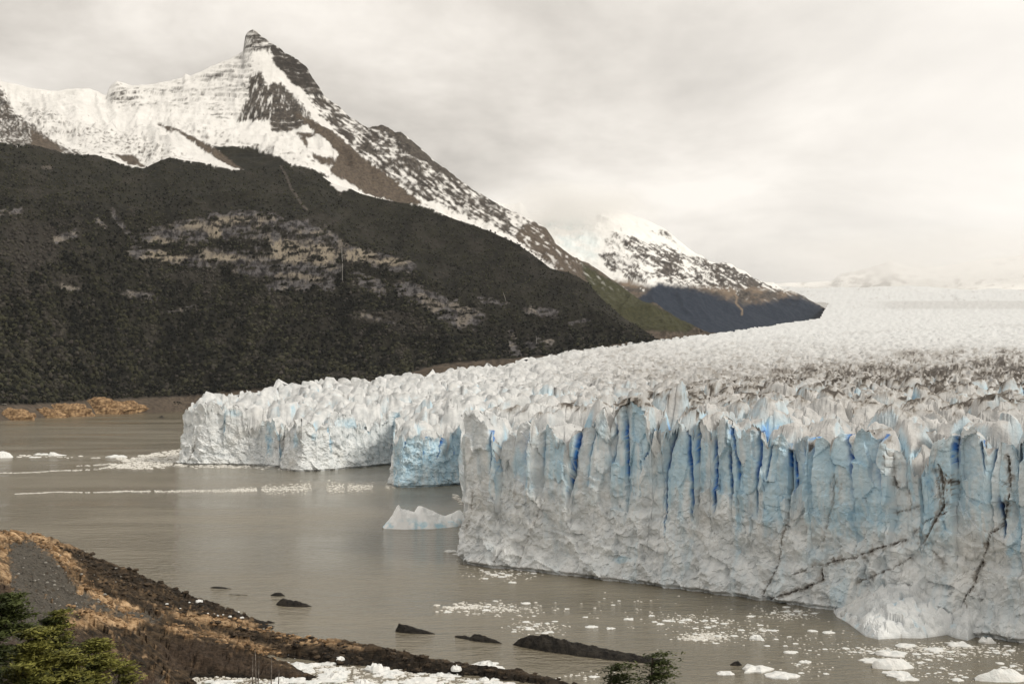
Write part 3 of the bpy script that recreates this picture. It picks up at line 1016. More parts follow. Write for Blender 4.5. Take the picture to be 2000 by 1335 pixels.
for a in ((353, 905, 57), (372, 906, 58), (400, 907, 56), (450, 907, 47), (520, 908, 44), (545, 911, 42), (556, 910, 41), (561, 917, 38), (590, 920, 41), (640, 918, 43), (700, 912, 44), (765, 906, 45)):
    _f(*a)
FR.append(((786 - 1000) / FOC * 1010, 1010, 50, 0))
for a in ((769, 947, 39), (785, 951, 40), (803, 951, 38), (830, 950, 36), (870, 947, 36), (906, 944, 40)):
    _f(*a)
FR.append(((932 - 1000) / FOC * 800, 800, 52, 0))
for a in ((913, 1092, 52), (921, 1099, 53), (960, 1105, 53), (1000, 1109, 54), (1100, 1120, 54), (1200, 1132, 55), (1300, 1143, 58.5), (1400, 1157, 56.5), (1480, 1168, 57), (1560, 1178, 56), (1640, 1190, 57),
          (1740, 1210, 57), (1840, 1228, 57), (1920, 1240, 57), (2000, 1252, 57), (2150, 1275, 57), (2360, 1308, 57)):
    _f(*a)
FR = np.array(FR)
_seg = np.linalg.norm(np.diff(FR[:, :2], axis=0), axis=1)
FS = np.concatenate([[0], np.cumsum(_seg)])
GLA_POLY = [tuple(p) for p in FR[:, :2]] + [(1250, 330), (9000, 12500), (2550, 12500), (2350, 9600), (2400, 8700), (2370, 8060), (1600, 5600)]
_tab_d = np.array([0, 290, 430, 700, 1000, 1500, 2000, 2500, 3600, 6000, 8000, 9500, 12500])
_tab_z = np.array([60, 60, 62, 66, 72, 87, 116, 160, 258, 492, 728, 885, 1290.0])
_fd = []
for i in range(7, len(FR) - 1):
    n = max(2, int(_seg[i] / 8))
    for t in np.linspace(0, 1, n, endpoint=False):
        _fd.append(FR[i, :3] * (1 - t) + FR[i + 1, :3] * t)
_fd = np.array(_fd)


def ice_base(x, y):
    z = np.interp(y, _tab_d, _tab_z).astype(np.float32)
    near = y < 1500
    xs, ys = x[near], y[near]
    best = np.full(xs.shape, 1e9, np.float32)
    hh = np.zeros(xs.shape, np.float32)
    for fx, fy, fh in _fd:
        d = (xs - fx) ** 2 + (ys - fy) ** 2
        m = d < best
        best = np.where(m, d, best)
        hh = np.where(m, fh, hh)
    dist = np.sqrt(best)
    z[near] += (hh - z[near]) * np.exp(-dist / 75.0)
    return z


def serac_field(x, y):
    """height, edge distance (m), cell id"""
    wx = x + 3.0 * fbm(x / 22, y / 22, 1.0, 2) + 6.0 * fbm(x / 70, y / 70, 1.0, 2)
    wy = y + 3.0 * fbm(x / 22, y / 22, 7.0, 2)
    L1 = 11.5
    e1, h1, ox, oy = voro(wx / (L1 * 1.45), wy / (L1 * 1.0), 3)
    L2 = 26.0
    e2, h2, px_, py_ = voro(wx / (L2 * 1.5), wy / (L2 * 1.0), 5)

    def prof(e, h, ox, oy, A):
        r2 = ox * ox + oy * oy
        t1, t2 = hrand(h, 1) - 0.5, hrand(h, 2) - 0.5
        th = 0.9 * (hrand(h, 4) - 0.5)
        ac_, al_ = oy * np.cos(th) + ox * np.sin(th), ox * np.cos(th) - oy * np.sin(th)
        roof = 1.0 - np.where(ac_ < 0, 3.0, 1.5) * np.abs(ac_) - 0.7 * np.abs(al_)
        dome = np.where(hrand(h, 3) > 0.62, 1.0 - 2.2 * r2, roof)
        return A * ((hrand(h, 0) - 0.5) * 1.35 + 0.85 * dome - 0.6 + (ox * t1 + oy * t2) * 2.2 - 0.9 * np.exp(-(e / 0.075) ** 2))

    a1 = np.interp(y, [0, 430, 900, 1500, 2600], [6.0, 6.2, 5.8, 3.6, 1.0])
    a2 = np.interp(y, [0, 600, 1200, 2500, 4500, 8000], [3.0, 4.2, 6.0, 4.2, 2.2, 1.6])
    vary = 0.62 + 0.55 * sst(-.35, .35, fbm(x / 75, y / 75, 6.0, 2))
    crest = ridged((wx + 0.25 * wy) / 70, (wy - 0.1 * wx) / 17, 4.0, 3) - 0.42
    s = prof(e1, h1, ox, oy, a1 * vary) + prof(e2, h2, px_, py_, a2) + np.interp(y, [0, 400, 900, 2500, 5000], [3.0, 4.5, 7.0, 5.5, 2.5]) * crest
    e3, h3, qx, qy = voro(wx / 4.2, wy / 4.2, 9)
    e4, h4, rx_, ry_ = voro(wx / 1.9 + 3, wy / 1.7, 12)
    s = s + np.interp(y, [0, 500, 900], [0.45, 0.4, 0]) * ((hrand(h4, 0) - 0.5) * 0.6 + (rx_ * (hrand(h4, 1) - .5) + ry_ * (hrand(h4, 2) - .5)) * 2.2)
    s = s + np.interp(y, [0, 900, 1600], [1.5, 1.3, 0]) * ((hrand(h3, 0) - 0.5) * 0.7 + (qx * (hrand(h3, 1) - .5) + qy * (hrand(h3, 2) - .5)) * 2.2)
    s = s + 0.45 * fbm(x / 3.0, y / 3.0, 3.0, 3) + 1.8 * fbm(x / 40, y / 40, 5.0, 3)
    s = s + np.interp(y, [1500, 3000, 9000], [0, 3, 9]) * fbm(x / 160, y / 60, 2.0, 4) + np.interp(y, [5000, 9000, 12400], [0, 22, 75]) * fbm(x / 900, y / 900, 2.0, 4)
    return s.astype(np.float32), e1 * L1, h1, e2 * L2


DIRT_BANDS = [([(1000, 800), (1150, 790), (1300, 775), (1450, 755), (1600, 745), (1750, 735), (1900, 722), (2050, 715)], 16, .62),
              ([(1350, 770), (1500, 760), (1650, 760), (1800, 752), (2050, 745)], 20, .55),
              ([(1250, 790), (1380, 800), (1500, 795), (1650, 800), (1800, 790), (2050, 790)], 14, .5),
              ([(1250, 735), (1400, 725), (1550, 720), (1700, 715)], 9, .40),
              ([(1500, 660), (1650, 650), (1800, 642), (2050, 632)], 5, .55),
              ([(1150, 690), (1300, 672), (1500, 668), (1700, 665), (1800, 660)], 4, .40),
              ([(1750, 690), (1900, 688), (2050, 684)], 8, .45),
              ([(1120, 765), (1250, 752), (1330, 748)], 8, .35),
              ([(970, 795), (1020, 788), (1070, 800)], 8, .5)]


def ice_surface_attr(x, y, z, e1, nz, hid=None):
    px, py = to_px(x, y, z)
    n1 = fbm(px / 60, py / 14, 2.0, 4)
    n2 = 0.6 * fbm(px / 13, py / 7, 5.0, 3) + 0.6 * fbm(x / 2.2, y / 2.2, z / 2.2, 3)
    nw = fbm(x / 9, y / 9, 4.0, 4)
    dirt = 0.03 + 0.20 * sst(880, 1250, px + 60 * n1) * sst(1500, 700, y) * sst(-.5, .3, n1)
    for pts, w, s in DIRT_BANDS:
        dirt = np.maximum(dirt, s * np.exp(-(line_d(px, py, pts) / w) ** 2))
    rg = poly_sd(px, py, [(1100, 796), (1250, 770), (1350, 748), (1550, 722), (1750, 692), (2100, 672), (2100, 795), (1900, 802), (1600, 792), (1350, 796)])
    reg = sst(-14, 16, rg + 14 * n1)
    dirt = dirt + 0.52 * reg * sst(-.5, .2, n2 + nw * .5)
    dirt = 1.25 * dirt * sst(-0.40, 0.25, n1 + 0.5 * n2) + 0.34 * sst(0.18, 0.5, n2 + 0.6 * n1) * sst(900, 1300, px) + 0.22 * sst(0.12, 0.5, nw)
    dirt = np.maximum(dirt, 0.30 * sst(584, 589, py) * sst(607, 601, py) * sst(1640, 1760, px + 10 * n2))  # cloud shadow on the far ice, painted into this mask as a grey band
    if hid is not None:
        own = hrand(hid, 6)
        prone = 0.30 + 0.70 * sst(900, 1300, px + 80 * n1) * sst(640, 690, py)
        flat_ = sst(0.50, 0.80, nz + 0.25 * nw)
        dirt = np.maximum(dirt, prone * (0.08 + 0.62 * own ** 1.6 + 0.25 * reg) * flat_ * sst(-.55, .15, n2 + nw))
        dirt = np.maximum(dirt, prone * 0.5 * sst(1.5, .2, e1) * sst(.0, .4, n1 + n2))
        dirt = dirt * (0.35 + 0.65 * flat_)
    fade = np.interp(y, [0, 2000, 3500], [1, 1, 0.35])
    dirt = np.where(py < 610, dirt, dirt * fade)
    steep = sst(0.75, 0.35, nz)
    blue = np.clip(0.50 * sst(1.2, 0.2, e1) * sst(-0.05, 0.25, fbm(x / 25, y / 25, 8.0, 2)) + 0.30 * steep * sst(-.05, .25, nw + fbm(x / 60, y / 60, 3.0, 2)), 0, 0.85) * np.interp(y, [0, 900, 1600, 2500], [1, .75, .35, 0])
    wea = (0.42 + 0.30 * sst(4500, 1500, y)) * (0.62 + 0.88 * sst(950, 1350, px + 60 * n1) * sst(3500, 1200, y)) * np.ones_like(blue)
    return np.stack([blue, np.clip(dirt, 0, 0.9), 0 * blue, wea], -1)


GLACIER = empty('glacier', (60.0, 420.0, 0.0), 'long glacier ending in a tall white and blue ice wall above the lake', 'glacier')
G_ORG = np.array(GLACIER.location, np.float32)


def build_ice_surface():
    R_ = [262.0]
    while R_[-1] < 12400:
        d = R_[-1]
        R_.append(d * (1 + np.interp(d, [262, 430, 800, 1300, 2500, 6000, 12000], [.0021, .0022, .0034, .0050, .009, .018, .024])))
    R_ = np.array(R_)
    A = np.linspace(-0.325, 0.60, 720)
    D, AA = np.meshgrid(R_, A, indexing='ij')
    # jitter breaks the ray pattern of the grid
    X, Y = AA * D, D
    sd_ = poly_sd(X, Y, GLA_POLY)
    Z = ice_base(X, Y)
    s, e1, hid, e2 = serac_field(X, Y)
    Z = Z + s
    G = np.stack([X, Y, Z], -1).astype(np.float32)
    nz = np.abs(grid_normals(G)[..., 2])
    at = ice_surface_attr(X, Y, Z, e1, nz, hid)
    V = G.reshape(-1, 3) - G_ORG
    at = at.reshape(-1, 4)
    Fq = grid_faces(len(R_), len(A))
    ok = (sd_.reshape(-1) > 0.7)[Fq].all(1)
    Fq = Fq[ok]
    fid = hid.reshape(-1)[Fq[:, 0]]
    ctr = V[Fq[:, 0]] + G_ORG
    px, py = to_px(ctr[:, 0], ctr[:, 1], ctr[:, 2])
    infr = (px > 5) & (px < 1995) & (ctr[:, 1] < 1300)
    # seracs that show largest: nearest cells with enough faces
    u, inv, cnt = np.unique(fid, return_inverse=True, return_counts=True)
    near = np.full(len(u), 1e9)
    np.minimum.at(near, inv, np.where(infr, ctr[:, 1], 1e9))
    size = cnt * (near < 900)
    # projected size: faces are about constant in pixels, so count of in-frame faces, weighted to the front
    score = np.where(near < 900, size / (near / 300.0) ** 1.5, 0)
    top = np.argsort(-score)[:285]
    pick = np.zeros(len(u), bool)
    pick[top] = score[top] > 0
    fs = pick[inv]
    order = np.argsort(inv[fs], kind='stable')
    Fp = Fq[fs][order]
    keys = inv[fs][order]
    cuts = np.flatnonzero(np.diff(keys)) + 1
    left = [Fq[~fs]]
    for part in np.split(Fp, cuts):
        comp = face_islands(part)
        big_ = np.bincount(comp).argmax()
        left.append(part[comp != big_])
        part = part[comp == big_]
        if len(part) < 6:
            left.append(part)
            continue
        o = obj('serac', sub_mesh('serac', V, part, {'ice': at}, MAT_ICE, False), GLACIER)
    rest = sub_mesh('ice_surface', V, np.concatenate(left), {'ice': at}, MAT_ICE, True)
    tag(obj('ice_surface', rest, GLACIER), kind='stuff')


build_ice_surface()

VEINS = [([(1498, 1171), (1562, 1151), (1607, 1132), (1605, 1110), (1626, 1095), (1667, 1089), (1716, 1070), (1772, 1053)], 3.0, 1.0),
         ([(1543, 1126), (1580, 1108), (1622, 1098)], 2.0, .8), ([(1491, 1158), (1521, 1102), (1528, 1050), (1540, 1008)], 3.0, .75),
         ([(1779, 1089), (1745, 1108), (1712, 1121), (1674, 1139)], 2.6, .9), ([(1873, 1196), (1885, 1165), (1899, 1147), (1910, 1115), (1922, 1087), (1933, 1042), (1959, 1027), (1967, 990), (1974, 937), (1968, 890)], 3.6, 1.0),
         ([(1802, 1061), (1824, 1020), (1843, 990), (1839, 926), (1832, 905)], 5.0, .95), ([(1783, 1042), (1817, 1012), (1858, 997)], 2.6, .85),
         ([(1731, 880), (1738, 915), (1753, 952)], 4.0, .8), ([(1817, 1068), (1835, 1090), (1850, 1106)], 4.0, .7), ([(1630, 930), (1626, 982), (1607, 1057)], 3.0, .65),
         ([(1012, 1104), (1024, 1068), (1039, 1029), (1063, 975)], 4.0, .5), ([(922, 960), (920, 996), (910, 1035)], 2.5, .7), ([(960, 1102), (980, 1073)], 1.6, .6),
         ([(1415, 1158), (1428, 1100), (1430, 1085)], 3.5, .4), ([(1780, 1000), (1777, 960), (1770, 945)], 3.0, .7), ([(1660, 1095), (1672, 1065)], 2.0, .6), ([(1752, 1000), (1775, 995), (1795, 990)], 3.0, .7),
         ([(1700, 1105), (1690, 1090), (1700, 1100)], 3.0, .6), ([(366, 903), (376, 880), (383, 858)], 1.6, .8), ([(1745, 1150), (1760, 1120), (1765, 1100)], 4.0, .45), ([(1205, 1128), (1230, 1080), (1238, 1040)], 3.5, .35),
         ([(1850, 1150), (1890, 1110), (1920, 1080)], 2.0, .35), ([(1560, 1170), (1580, 1168), (1595, 1160)], 6, .4)]
BLOTS = [(1854, 945, 26, 22, .8), (1843, 975, 16, 30, .55), (1736, 890, 12, 16, .75), (1008, 960, 22, 26, .4), (1635, 960, 14, 34, .4), (1965, 930, 8, 60, .4), (1590, 1165, 24, 14, .35), (1770, 1115, 20, 20, .3)]
CREVASSES = [(0, [(961, 820), (965, 846), (965, 891), (958, 930)], .42, .75), (0, [(978, 840), (970, 895), (974, 930)], .2, .5), (0, [(1040, 846), (1034, 885), (1034, 915), (1033, 960), (1030, 992)], .42, 1.0),
             (0, [(1066, 870), (1064, 891), (1063, 930)], .22, .5), (0, [(1131, 850), (1130, 861), (1120, 906), (1111, 975)], .30, .75), (0, [(1161, 840), (1153, 882), (1150, 936), (1153, 962)], .26, .6),
             (0, [(1200, 850), (1199, 864), (1192, 909), (1187, 950)], .30, .85), (0, [(1214, 840), (1219, 900), (1219, 944)], .26, .7), (0, [(1277, 826), (1270, 864), (1252, 900), (1250, 930)], .36, .6),
             (0, [(1302, 795), (1309, 847), (1300, 885), (1292, 936), (1292, 975), (1295, 1020), (1300, 1068)], .44, .95), (0, [(1330, 822), (1343, 849), (1341, 892), (1347, 937), (1348, 975), (1349, 1030)], .40, .85),
             (0, [(1356, 850), (1359, 910)], .25, .6), (0, [(1394, 880), (1393, 930), (1393, 1008)], .18, .95), (0, [(1427, 845), (1436, 900), (1439, 955)], .26, .65), (0, [(1419, 905), (1424, 975)], .18, .9),
             (0, [(1482, 850), (1484, 911), (1478, 952), (1476, 1004)], .70, .9), (0, [(1510, 850), (1502, 911), (1495, 962)], .36, .55), (0, [(1540, 845), (1538, 930)], .34, .75), (0, [(1549, 865), (1550, 966)], .22, .85),
             (0, [(1600, 832), (1598, 895)], .30, .85), (0, [(1580, 850), (1577, 940)], .36, .6), (0, [(1660, 855), (1674, 907), (1673, 990)], .62, .85), (0, [(1724, 835), (1716, 900), (1723, 948), (1731, 966)], .75, 1.0),
             (0, [(1746, 836), (1740, 870)], .22, .6), (0, [(1794, 835), (1800, 892), (1796, 933)], .30, .9), (0, [(1822, 820), (1813, 874)], .36, .75), (0, [(1872, 838), (1864, 877), (1867, 914)], .30, .8),
             (0, [(1921, 866), (1929, 918)], .30, .8), (0, [(1949, 862), (1942, 920)], .34, .8), (0, [(1986, 862), (1991, 922)], .34, .8), (0, [(1955, 995), (1961, 1050)], .5, .9), (0, [(2040, 840), (2046, 930)], .4, .8), (0, [(2100, 850), (2095, 960)], .4, .8),
             (2, [(373, 788), (375, 812)], .35, .1), (2, [(526, 820), (526, 864), (522, 900)], .5, .45), (2, [(579, 846), (577, 870)], .6, .5), (2, [(724, 826), (725, 848)], .5, .8), (2, [(545, 820), (548, 905)], .8, .1),
             (2, [(440, 812), (437, 850)], .4, .2), (2, [(640, 830), (650, 890)], .4, .1), (1, [(792, 846), (792, 890)], .35, .6), (1, [(825, 850), (826, 900)], .3, .6), (1, [(867, 858), (853, 900)], .4, .7), (1, [(840, 854), (844, 882)], .35, .6), (1, [(890, 850), (888, 900)], .3, .5)]
BLUES = [(965, 880, 14, 60, .42), (1020, 905, 24, 40, .42), (1110, 850, 20, 40, .25), (1312, 850, 26, 50, .42), (1350, 880, 18, 50, .40), (1490, 890, 20, 50, .46), (1545, 890, 14, 60, .42), (1585, 890, 20, 50, .5),
         (1662, 905, 11, 60, .62), (1690, 850, 30, 34, .42), (1726, 850, 14, 50, .5), (1770, 850, 26, 50, .45), (1820, 840, 10, 50, .5), (1932, 900, 12, 70, .55), (1990, 880, 14, 50, .5), (1895, 900, 34, 60, .40), (1920, 960, 30, 50, .4),
         (1740, 1010, 40, 36, .36), (1975, 1075, 9, 14, .75), (1690, 940, 20, 40, .36), (1215, 1092, 24, 8, .42), (1600, 1085, 50, 30, .24), (1400, 900, 16, 50, .30), (1620, 860, 24, 40, .36), (1640, 1030, 40, 20, .24), (1430, 920, 12, 60, .3),
         (578, 860, 6, 20, .45), (614, 852, 8, 8, .36), (690, 825, 46, 12, .36), (527, 850, 10, 40, .36), (455, 806, 20, 9, .32), (540, 825, 20, 22, .36), (505, 822, 16, 14, .22),
         (800, 880, 24, 40, .5), (855, 900, 50, 36, .42), (785, 920, 10, 30, .45), (885, 880, 20, 40, .5), (850, 870, 10, 20, .6)]


def build_ice_front():
    # sample the front line about once per rendered pixel
    S = []
    for i in range(len(_seg)):
        p0, p1 = FR[i], FR[i + 1]
        facing = p0[3] > 0 and p1[3] > 0
        dmid = 0.5 * (p0[1] + p1[1])
        stp = 0.00088 * dmid if facing else (5.0 if i > 6 else 24.0)
        if p0[0] > 140:
            stp = 1.2
        n = max(2, int(_seg[i] / stp))
        S.append(FS[i] + np.linspace(0, _seg[i], n, endpoint=False))
    S = np.concatenate(S + [[FS[-1]]])
    x0, y0, hf = [np.interp(S, FS, FR[:, k]) for k in (0, 1, 2)]
    vis = np.interp(S, FS, FR[:, 3])
    # tangents over a few metres
    dl = 4.0
    tx = np.interp(S + dl, FS, FR[:, 0]) - np.interp(S - dl, FS, FR[:, 0])
    ty = np.interp(S + dl, FS, FR[:, 1]) - np.interp(S - dl, FS, FR[:, 1])
    tl = np.hypot(tx, ty) + 1e-6
    tx, ty = tx / tl, ty / tl
    nx, ny = ty, -tx                     # outward (towards the lake)
    # make sure the normal faces the camera side on visible stretches
    flip = np.where((nx * x0 + ny * y0) > 0, -1.0, 1.0)
    mid = int(len(S) * 0.8)
    if flip[mid] < 0:
        nx, ny = -nx, -ny
    NS = len(S)
    NZ = 152
    inw = 1.8
    sh, se1, sid, _e2 = serac_field((x0 - nx * inw).astype(np.float32), (y0 - ny * inw).astype(np.float32))
    # pillars: stretch of the front between two crevasses, own top height, own set-back
    top = ice_base(x0 - nx * 1.0, y0 - ny * 1.0) + sh * 0.8 + 3.0 * (ridged(S / 7.0, 0.0, 3.0, 4) - 0.45)
    tz = np.linspace(0, 1, NZ)[:, None]
    Zf = -2.5 + (top[None, :] + 2.5) * tz
    warp = 2.2 * fbm(S[None, :] / 30, Zf / 24, 2.2, 3) + 0.8 * fbm(S[None, :] / 6, Zf / 9, 5.2, 2)
    qx = x0[None, :] - nx[None, :] * inw + tx[None, :] * warp
    qy = y0[None, :] - ny[None, :] * inw + ty[None, :] * warp
    PX0, PY0 = to_px(x0[None, :] + 0 * Zf, y0[None, :] + 0 * Zf, Zf)
    zone_c = np.digitize(y0, [600, 880])
    cell = np.zeros(Zf.shape, np.int64)
    de = np.full(Zf.shape, 99.0)
    cut = np.zeros(Zf.shape)
    width = np.full(Zf.shape, 0.4)
    strong = np.zeros(Zf.shape)
    lo = np.full(Zf.shape, -1e6)
    hi = np.full(Zf.shape, 1e6)
    wy_ = 2.6 * fbm(PX0 / 9, PY0 / 16, 4.4, 3)
    for zn, pts, wv, st in CREVASSES:
        zm = (zone_c == zn)[None, :]
        p_ = np.array(pts, float)
        xl = np.interp(PY0, p_[:, 1], p_[:, 0]) + wy_
        right = (PX0 > xl) & zm
        cell = cell + right
        lo = np.where(right, np.maximum(lo, xl), lo)
        hi = np.where(zm & ~right, np.minimum(hi, xl), hi)
        dm = np.where(zm, np.abs(PX0 - xl) * y0[None, :] / FOC, 99.0)
        m_ = dm < de
        de = np.where(m_, dm, de)
        ya, yb = p_[0, 1], p_[-1, 1]
        frac = (PY0 - ya) / (yb - ya)
        c_ = sst(yb + 6, yb - 0.25 * (yb - ya), PY0) * sst(ya - 30, ya - 4, PY0)
        cut = np.where(m_, c_, cut)
        width = np.where(m_, wv * np.clip(1.05 - 0.75 * frac, 0.3, 1.2) * (0.75 + 0.5 * fbm(PX0 / 40, PY0 / 12, 2.0, 2)), width)
        strong = np.where(m_, st, strong)
    w_ = np.clip((PX0 - 0.5 * (lo + hi)) / (0.5 * (hi - lo) + 1e-6), -1, 1)
    w_ = np.where((lo < -1e5) | (hi > 1e5), 0, w_)
    ci = cell + 90000 + zone_c[None, :] * 500
    hfac = np.clip(hf / 56.0, 0.6, 1.05)[None, :]
    farw = np.interp(y0, [430, 760, 1000], [1.0, 0.6, 0.45])[None, :]
    upz = sst(14, 36, Zf)
    wid = np.maximum(width, 0.12)
    groove = np.exp(-(de / wid) ** 2)
    d = (hrand(ci, 1) - 0.5) * 5.2 * upz * (0.55 + 0.45 * farw)
    d = d + (hrand(ci, 2) - 0.5) * w_ * 5.0 * upz + 0.35 * (1 - w_ * w_) * upz
    d = d - 3.6 * groove * cut * (0.4 + 0.6 * strong)
    d = d - 0.9 * np.exp(-(de / 0.9) ** 2) * cut
    es, hs, osx, osy = voro((S[None, :] + 1.6 * warp) / 6.0, (Zf + 3 * warp) / 12.0, 41)
    slab = (hrand(hs, 1) - .5) * 1.9 + osx * (hrand(hs, 2) - .5) * 4.2 + osy * (hrand(hs, 3) - .5) * 3.0
    d = d + slab * (0.25 + 0.75 * upz)
    d = d + 0.3 * (ridged((S[None, :] + warp) / 5.5, Zf / 70, 1.3, 3) - 0.4) * upz
    xx, yy = x0[None, :] + 0 * Zf, y0[None, :] + 0 * Zf
    lowz = sst(44, 14, Zf)
    big = fbm(S[None, :] / 26, Zf / 18, 1.2, 3)
    v_big = fbm(S[None, :] / 12, Zf / 12, 7.2, 3)
    e3, h3, ox3, oy3 = voro((S[None, :] + warp + 2.5 * v_big) / 7.5, (Zf + 2 * big) / 6.0, 21)
    e4, h4, ox4, oy4 = voro(S[None, :] / 2.6 + big, Zf / 2.2 + 0.3 * S[None, :] / 2.6, 33)
    fac = 3.2 * (np.sqrt(ox3 ** 2 + oy3 ** 2) - 0.4)
    fac4 = 1.0 * (np.sqrt(ox4 ** 2 + oy4 ** 2) - 0.4)
    patch = sst(-0.25, 0.2, fbm(S[None, :] / 15, Zf / 15, 6.2, 2))
    e6, h6, o6x, o6y = voro(S[None, :] / 1.9 + 0.6 * v_big, Zf / 1.7 - 0.4 * S[None, :] / 1.9, 51)
    chip = (hrand(h6, 1) - .5) * 0.45 + (o6x * (hrand(h6, 2) - .5) + o6y * (hrand(h6, 3) - .5)) * 1.3
    e7, h7, o7x, o7y = voro(S[None, :] / 9.0 + 0.5 * v_big, Zf / 7.0 + 0.5 * S[None, :] / 9.0, 57)
    slabs = (hrand(h7, 1) - .5) * 1.2 + (o7x * (hrand(h7, 2) - .5) + o7y * (hrand(h7, 3) - .5)) * 4.5
    fac = fac * (0.2 + 0.6 * patch) + slabs * 0.8
    fac4 = fac4 * (0.3 + 0.7 * patch) + chip
    d = d + 2.2 * big * (0.4 + 0.6 * lowz) + fac * (0.18 + 0.95 * lowz) + fac4 * (0.22 + 0.78 * lowz)
    d = d + 0.55 * (ridged(S[None, :] / 9, Zf / 7, 3.3, 4) - .4) * (0.3 + lowz) + 0.16 * fbm(S[None, :] / 1.2, Zf / 1.2, 1.1, 2)
    # thin horizontal banding of the old snow layers
    d = d + 0.10 * perlin(S[None, :] / 30, Zf / 0.9 + 0.02 * S[None, :], 4.0) * upz
    d = d + 3.0 * np.clip(1 - Zf / 26, 0, 1) ** 2 + 1.2 * np.clip(1 - Zf / 9, 0, 1)
    d = d - 2.4 * sst(1.6, 0.2, Zf)                            # melt notch at the water line
    GX, GY, GZ = xx + nx[None, :] * d, yy + ny[None, :] * d, Zf + 0.35 * fbm(S[None, :] / 4, Zf / 4, 7, 2) * (tz > 0.02) * (tz < 0.999)
    PX, PY = to_px(GX, GY, GZ)
    n_hi = fbm(PX / 5, PY / 5, 3.0, 3)
    n_lo = fbm(PX / 22, PY / 22, 2.0, 3)
    dirt = np.zeros_like(PX)
    grv = np.zeros_like(PX)
    vx_ = 5.0 * fbm(PX / 13, PY / 13, 1.0, 4) + 2.0 * n_hi
    vy_ = 5.0 * fbm(PX / 13, PY / 13, 5.0, 4)
    vw_ = 0.85 + 1.6 * np.clip(fbm(PX / 11, PY / 11, 8.0, 2), -.4, 1)
    for pts, wv, sv in VEINS:
        dd = line_d(PX + vx_, PY + vy_, pts)
        wv = wv * vw_
        b = np.hypot(PX - pts[0][0], PY - pts[0][1])
        core = 0.85 * sst(wv * 0.80, wv * 0.10, dd + 1.2 * n_hi) * sst(-0.75, -0.1, fbm(PX / 20, PY / 20, 6.0, 2))
        halo = 0.60 * np.exp(-(np.clip(dd + 4.0 * n_hi, 0, 99) / (wv * 3.8)) ** 2) * sst(-0.30, 0.25, n_lo + 0.4 * n_hi)
        dirt = np.maximum(dirt, sv * np.maximum(core, halo))
        grv = np.maximum(grv, sv * core)
    for cx, cy, rx, ry, sv in BLOTS:
        rr = ((PX - cx) / rx) ** 2 + ((PY - cy) / ry) ** 2
        dirt = np.maximum(dirt, sv * sst(1.5, 0.25, rr + 1.5 * n_hi + 1.0 * n_lo) * sst(-.2, .25, fbm(PX / 7, PY / 11, 9.0, 3)))
    dirt = np.maximum(dirt, 0.34 * sst(7, 0, top[None, :] - GZ + 3 * n_lo) * sst(-.15, .3, n_lo + .2))
    dirt = np.maximum(dirt, 0.07 * sst(0.1, 0.5, fbm(S[None, :] / 3.0, Zf / 20, 3.7, 3)))
    d = d - 0.9 * grv
    GX, GY = xx + nx[None, :] * d, yy + ny[None, :] * d
    blue_n = fbm(S[None, :] / 2.4, Zf / 16, 8.0, 4)
    up2 = sst(0.38, 0.72, tz + 0.12 * n_lo)
    tint_l = np.interp(PX, [355, 560, 765, 770, 905, 910, 1000, 1200, 1300, 1700, 2000], [.05, .06, .08, .36, .42, .22, .28, .34, .46, .58, .56])
    blue = tint_l * (0.55 + 0.75 * sst(-0.3, 0.35, blue_n)) * (0.25 + 0.75 * np.where((PX > 768) & (PX < 907) & (y0[None, :] > 500), 1.0, up2))
    blue = blue * np.where(y0[None, :] < 600, (0.40 + 0.95 * hrand(ci, 12)) * (0.55 + 0.75 * hrand(hs, 5)), 1.0)
    blue = np.where((PX > 768) & (PX < 907) & (y0[None, :] > 500), blue * 1.15 + 0.25 * sst(.0, .4, blue_n), blue)
    blue = np.clip(blue, 0, 0.46)
    for cx, cy, rx, ry, sv in BLUES:
        rr = ((PX - cx) / rx) ** 2 + ((PY - cy) / ry) ** 2
        blue = np.maximum(blue, min(sv, 0.40 + 0.25 * (sv - 0.40)) * sst(1.7, 0.0, rr + 1.3 * np.abs(n_lo) + 0.9 * blue_n))
    crev = np.exp(-(de / (wid * 1.35)) ** 2) * cut
    blue = np.maximum(blue, np.clip((0.55 + 0.5 * strong) * 1.1 * crev, 0, 1))
    blue = np.maximum(blue, 0.46 * np.exp(-(de / (1.0 + 1.6 * wid)) ** 2) * cut * sst(-.3, .2, n_lo))
    deep = np.clip(1.3 * groove * cut * strong * sst(0.35, 0.95, strong) * sst(-.5, .1, fbm(PX / 30, PY / 18, 9.7, 2)), 0, 0.9)
    blue = blue * (1 - 0.5 * dirt)
    # roll the top edge over and back under the serac field
    rows = [np.stack([GX, GY, GZ], -1)]
    A_ = [np.stack([np.clip(blue, 0, 1), np.clip(dirt, 0, 1), deep, 0 * blue], -1)]
    for kk, back in enumerate((0.5, 1.2, 2.2, 3.6, 5.5)):
        bx, by = GX[-1] - nx * back, GY[-1] - ny * back
        s2, e2_, _i, _e = serac_field(bx.astype(np.float32), by.astype(np.float32))
        bz = ice_base(bx, by) + s2 - 0.10 * kk
        bz = GZ[-1] * (1 - min(1, (kk + 1) / 3)) + bz * min(1, (kk + 1) / 3)
        rows.append(np.stack([bx, by, bz], -1)[None])
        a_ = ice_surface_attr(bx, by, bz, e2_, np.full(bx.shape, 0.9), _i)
        A_.append(a_[None])
    G = np.concatenate(rows)
    AT = np.concatenate(A_)
    nr = G.shape[0]
    V = G.reshape(-1, 3).astype(np.float32) - G_ORG
    AT = AT.reshape(-1, 4)
    Fq = grid_faces(nr, NS)
    r_i = np.repeat(np.arange(nr - 1), NS - 1)
    c_i = np.tile(np.arange(NS - 1), nr - 1)
    rr_ = np.minimum(r_i, NZ - 1)
    cellf = ci[rr_, c_i]
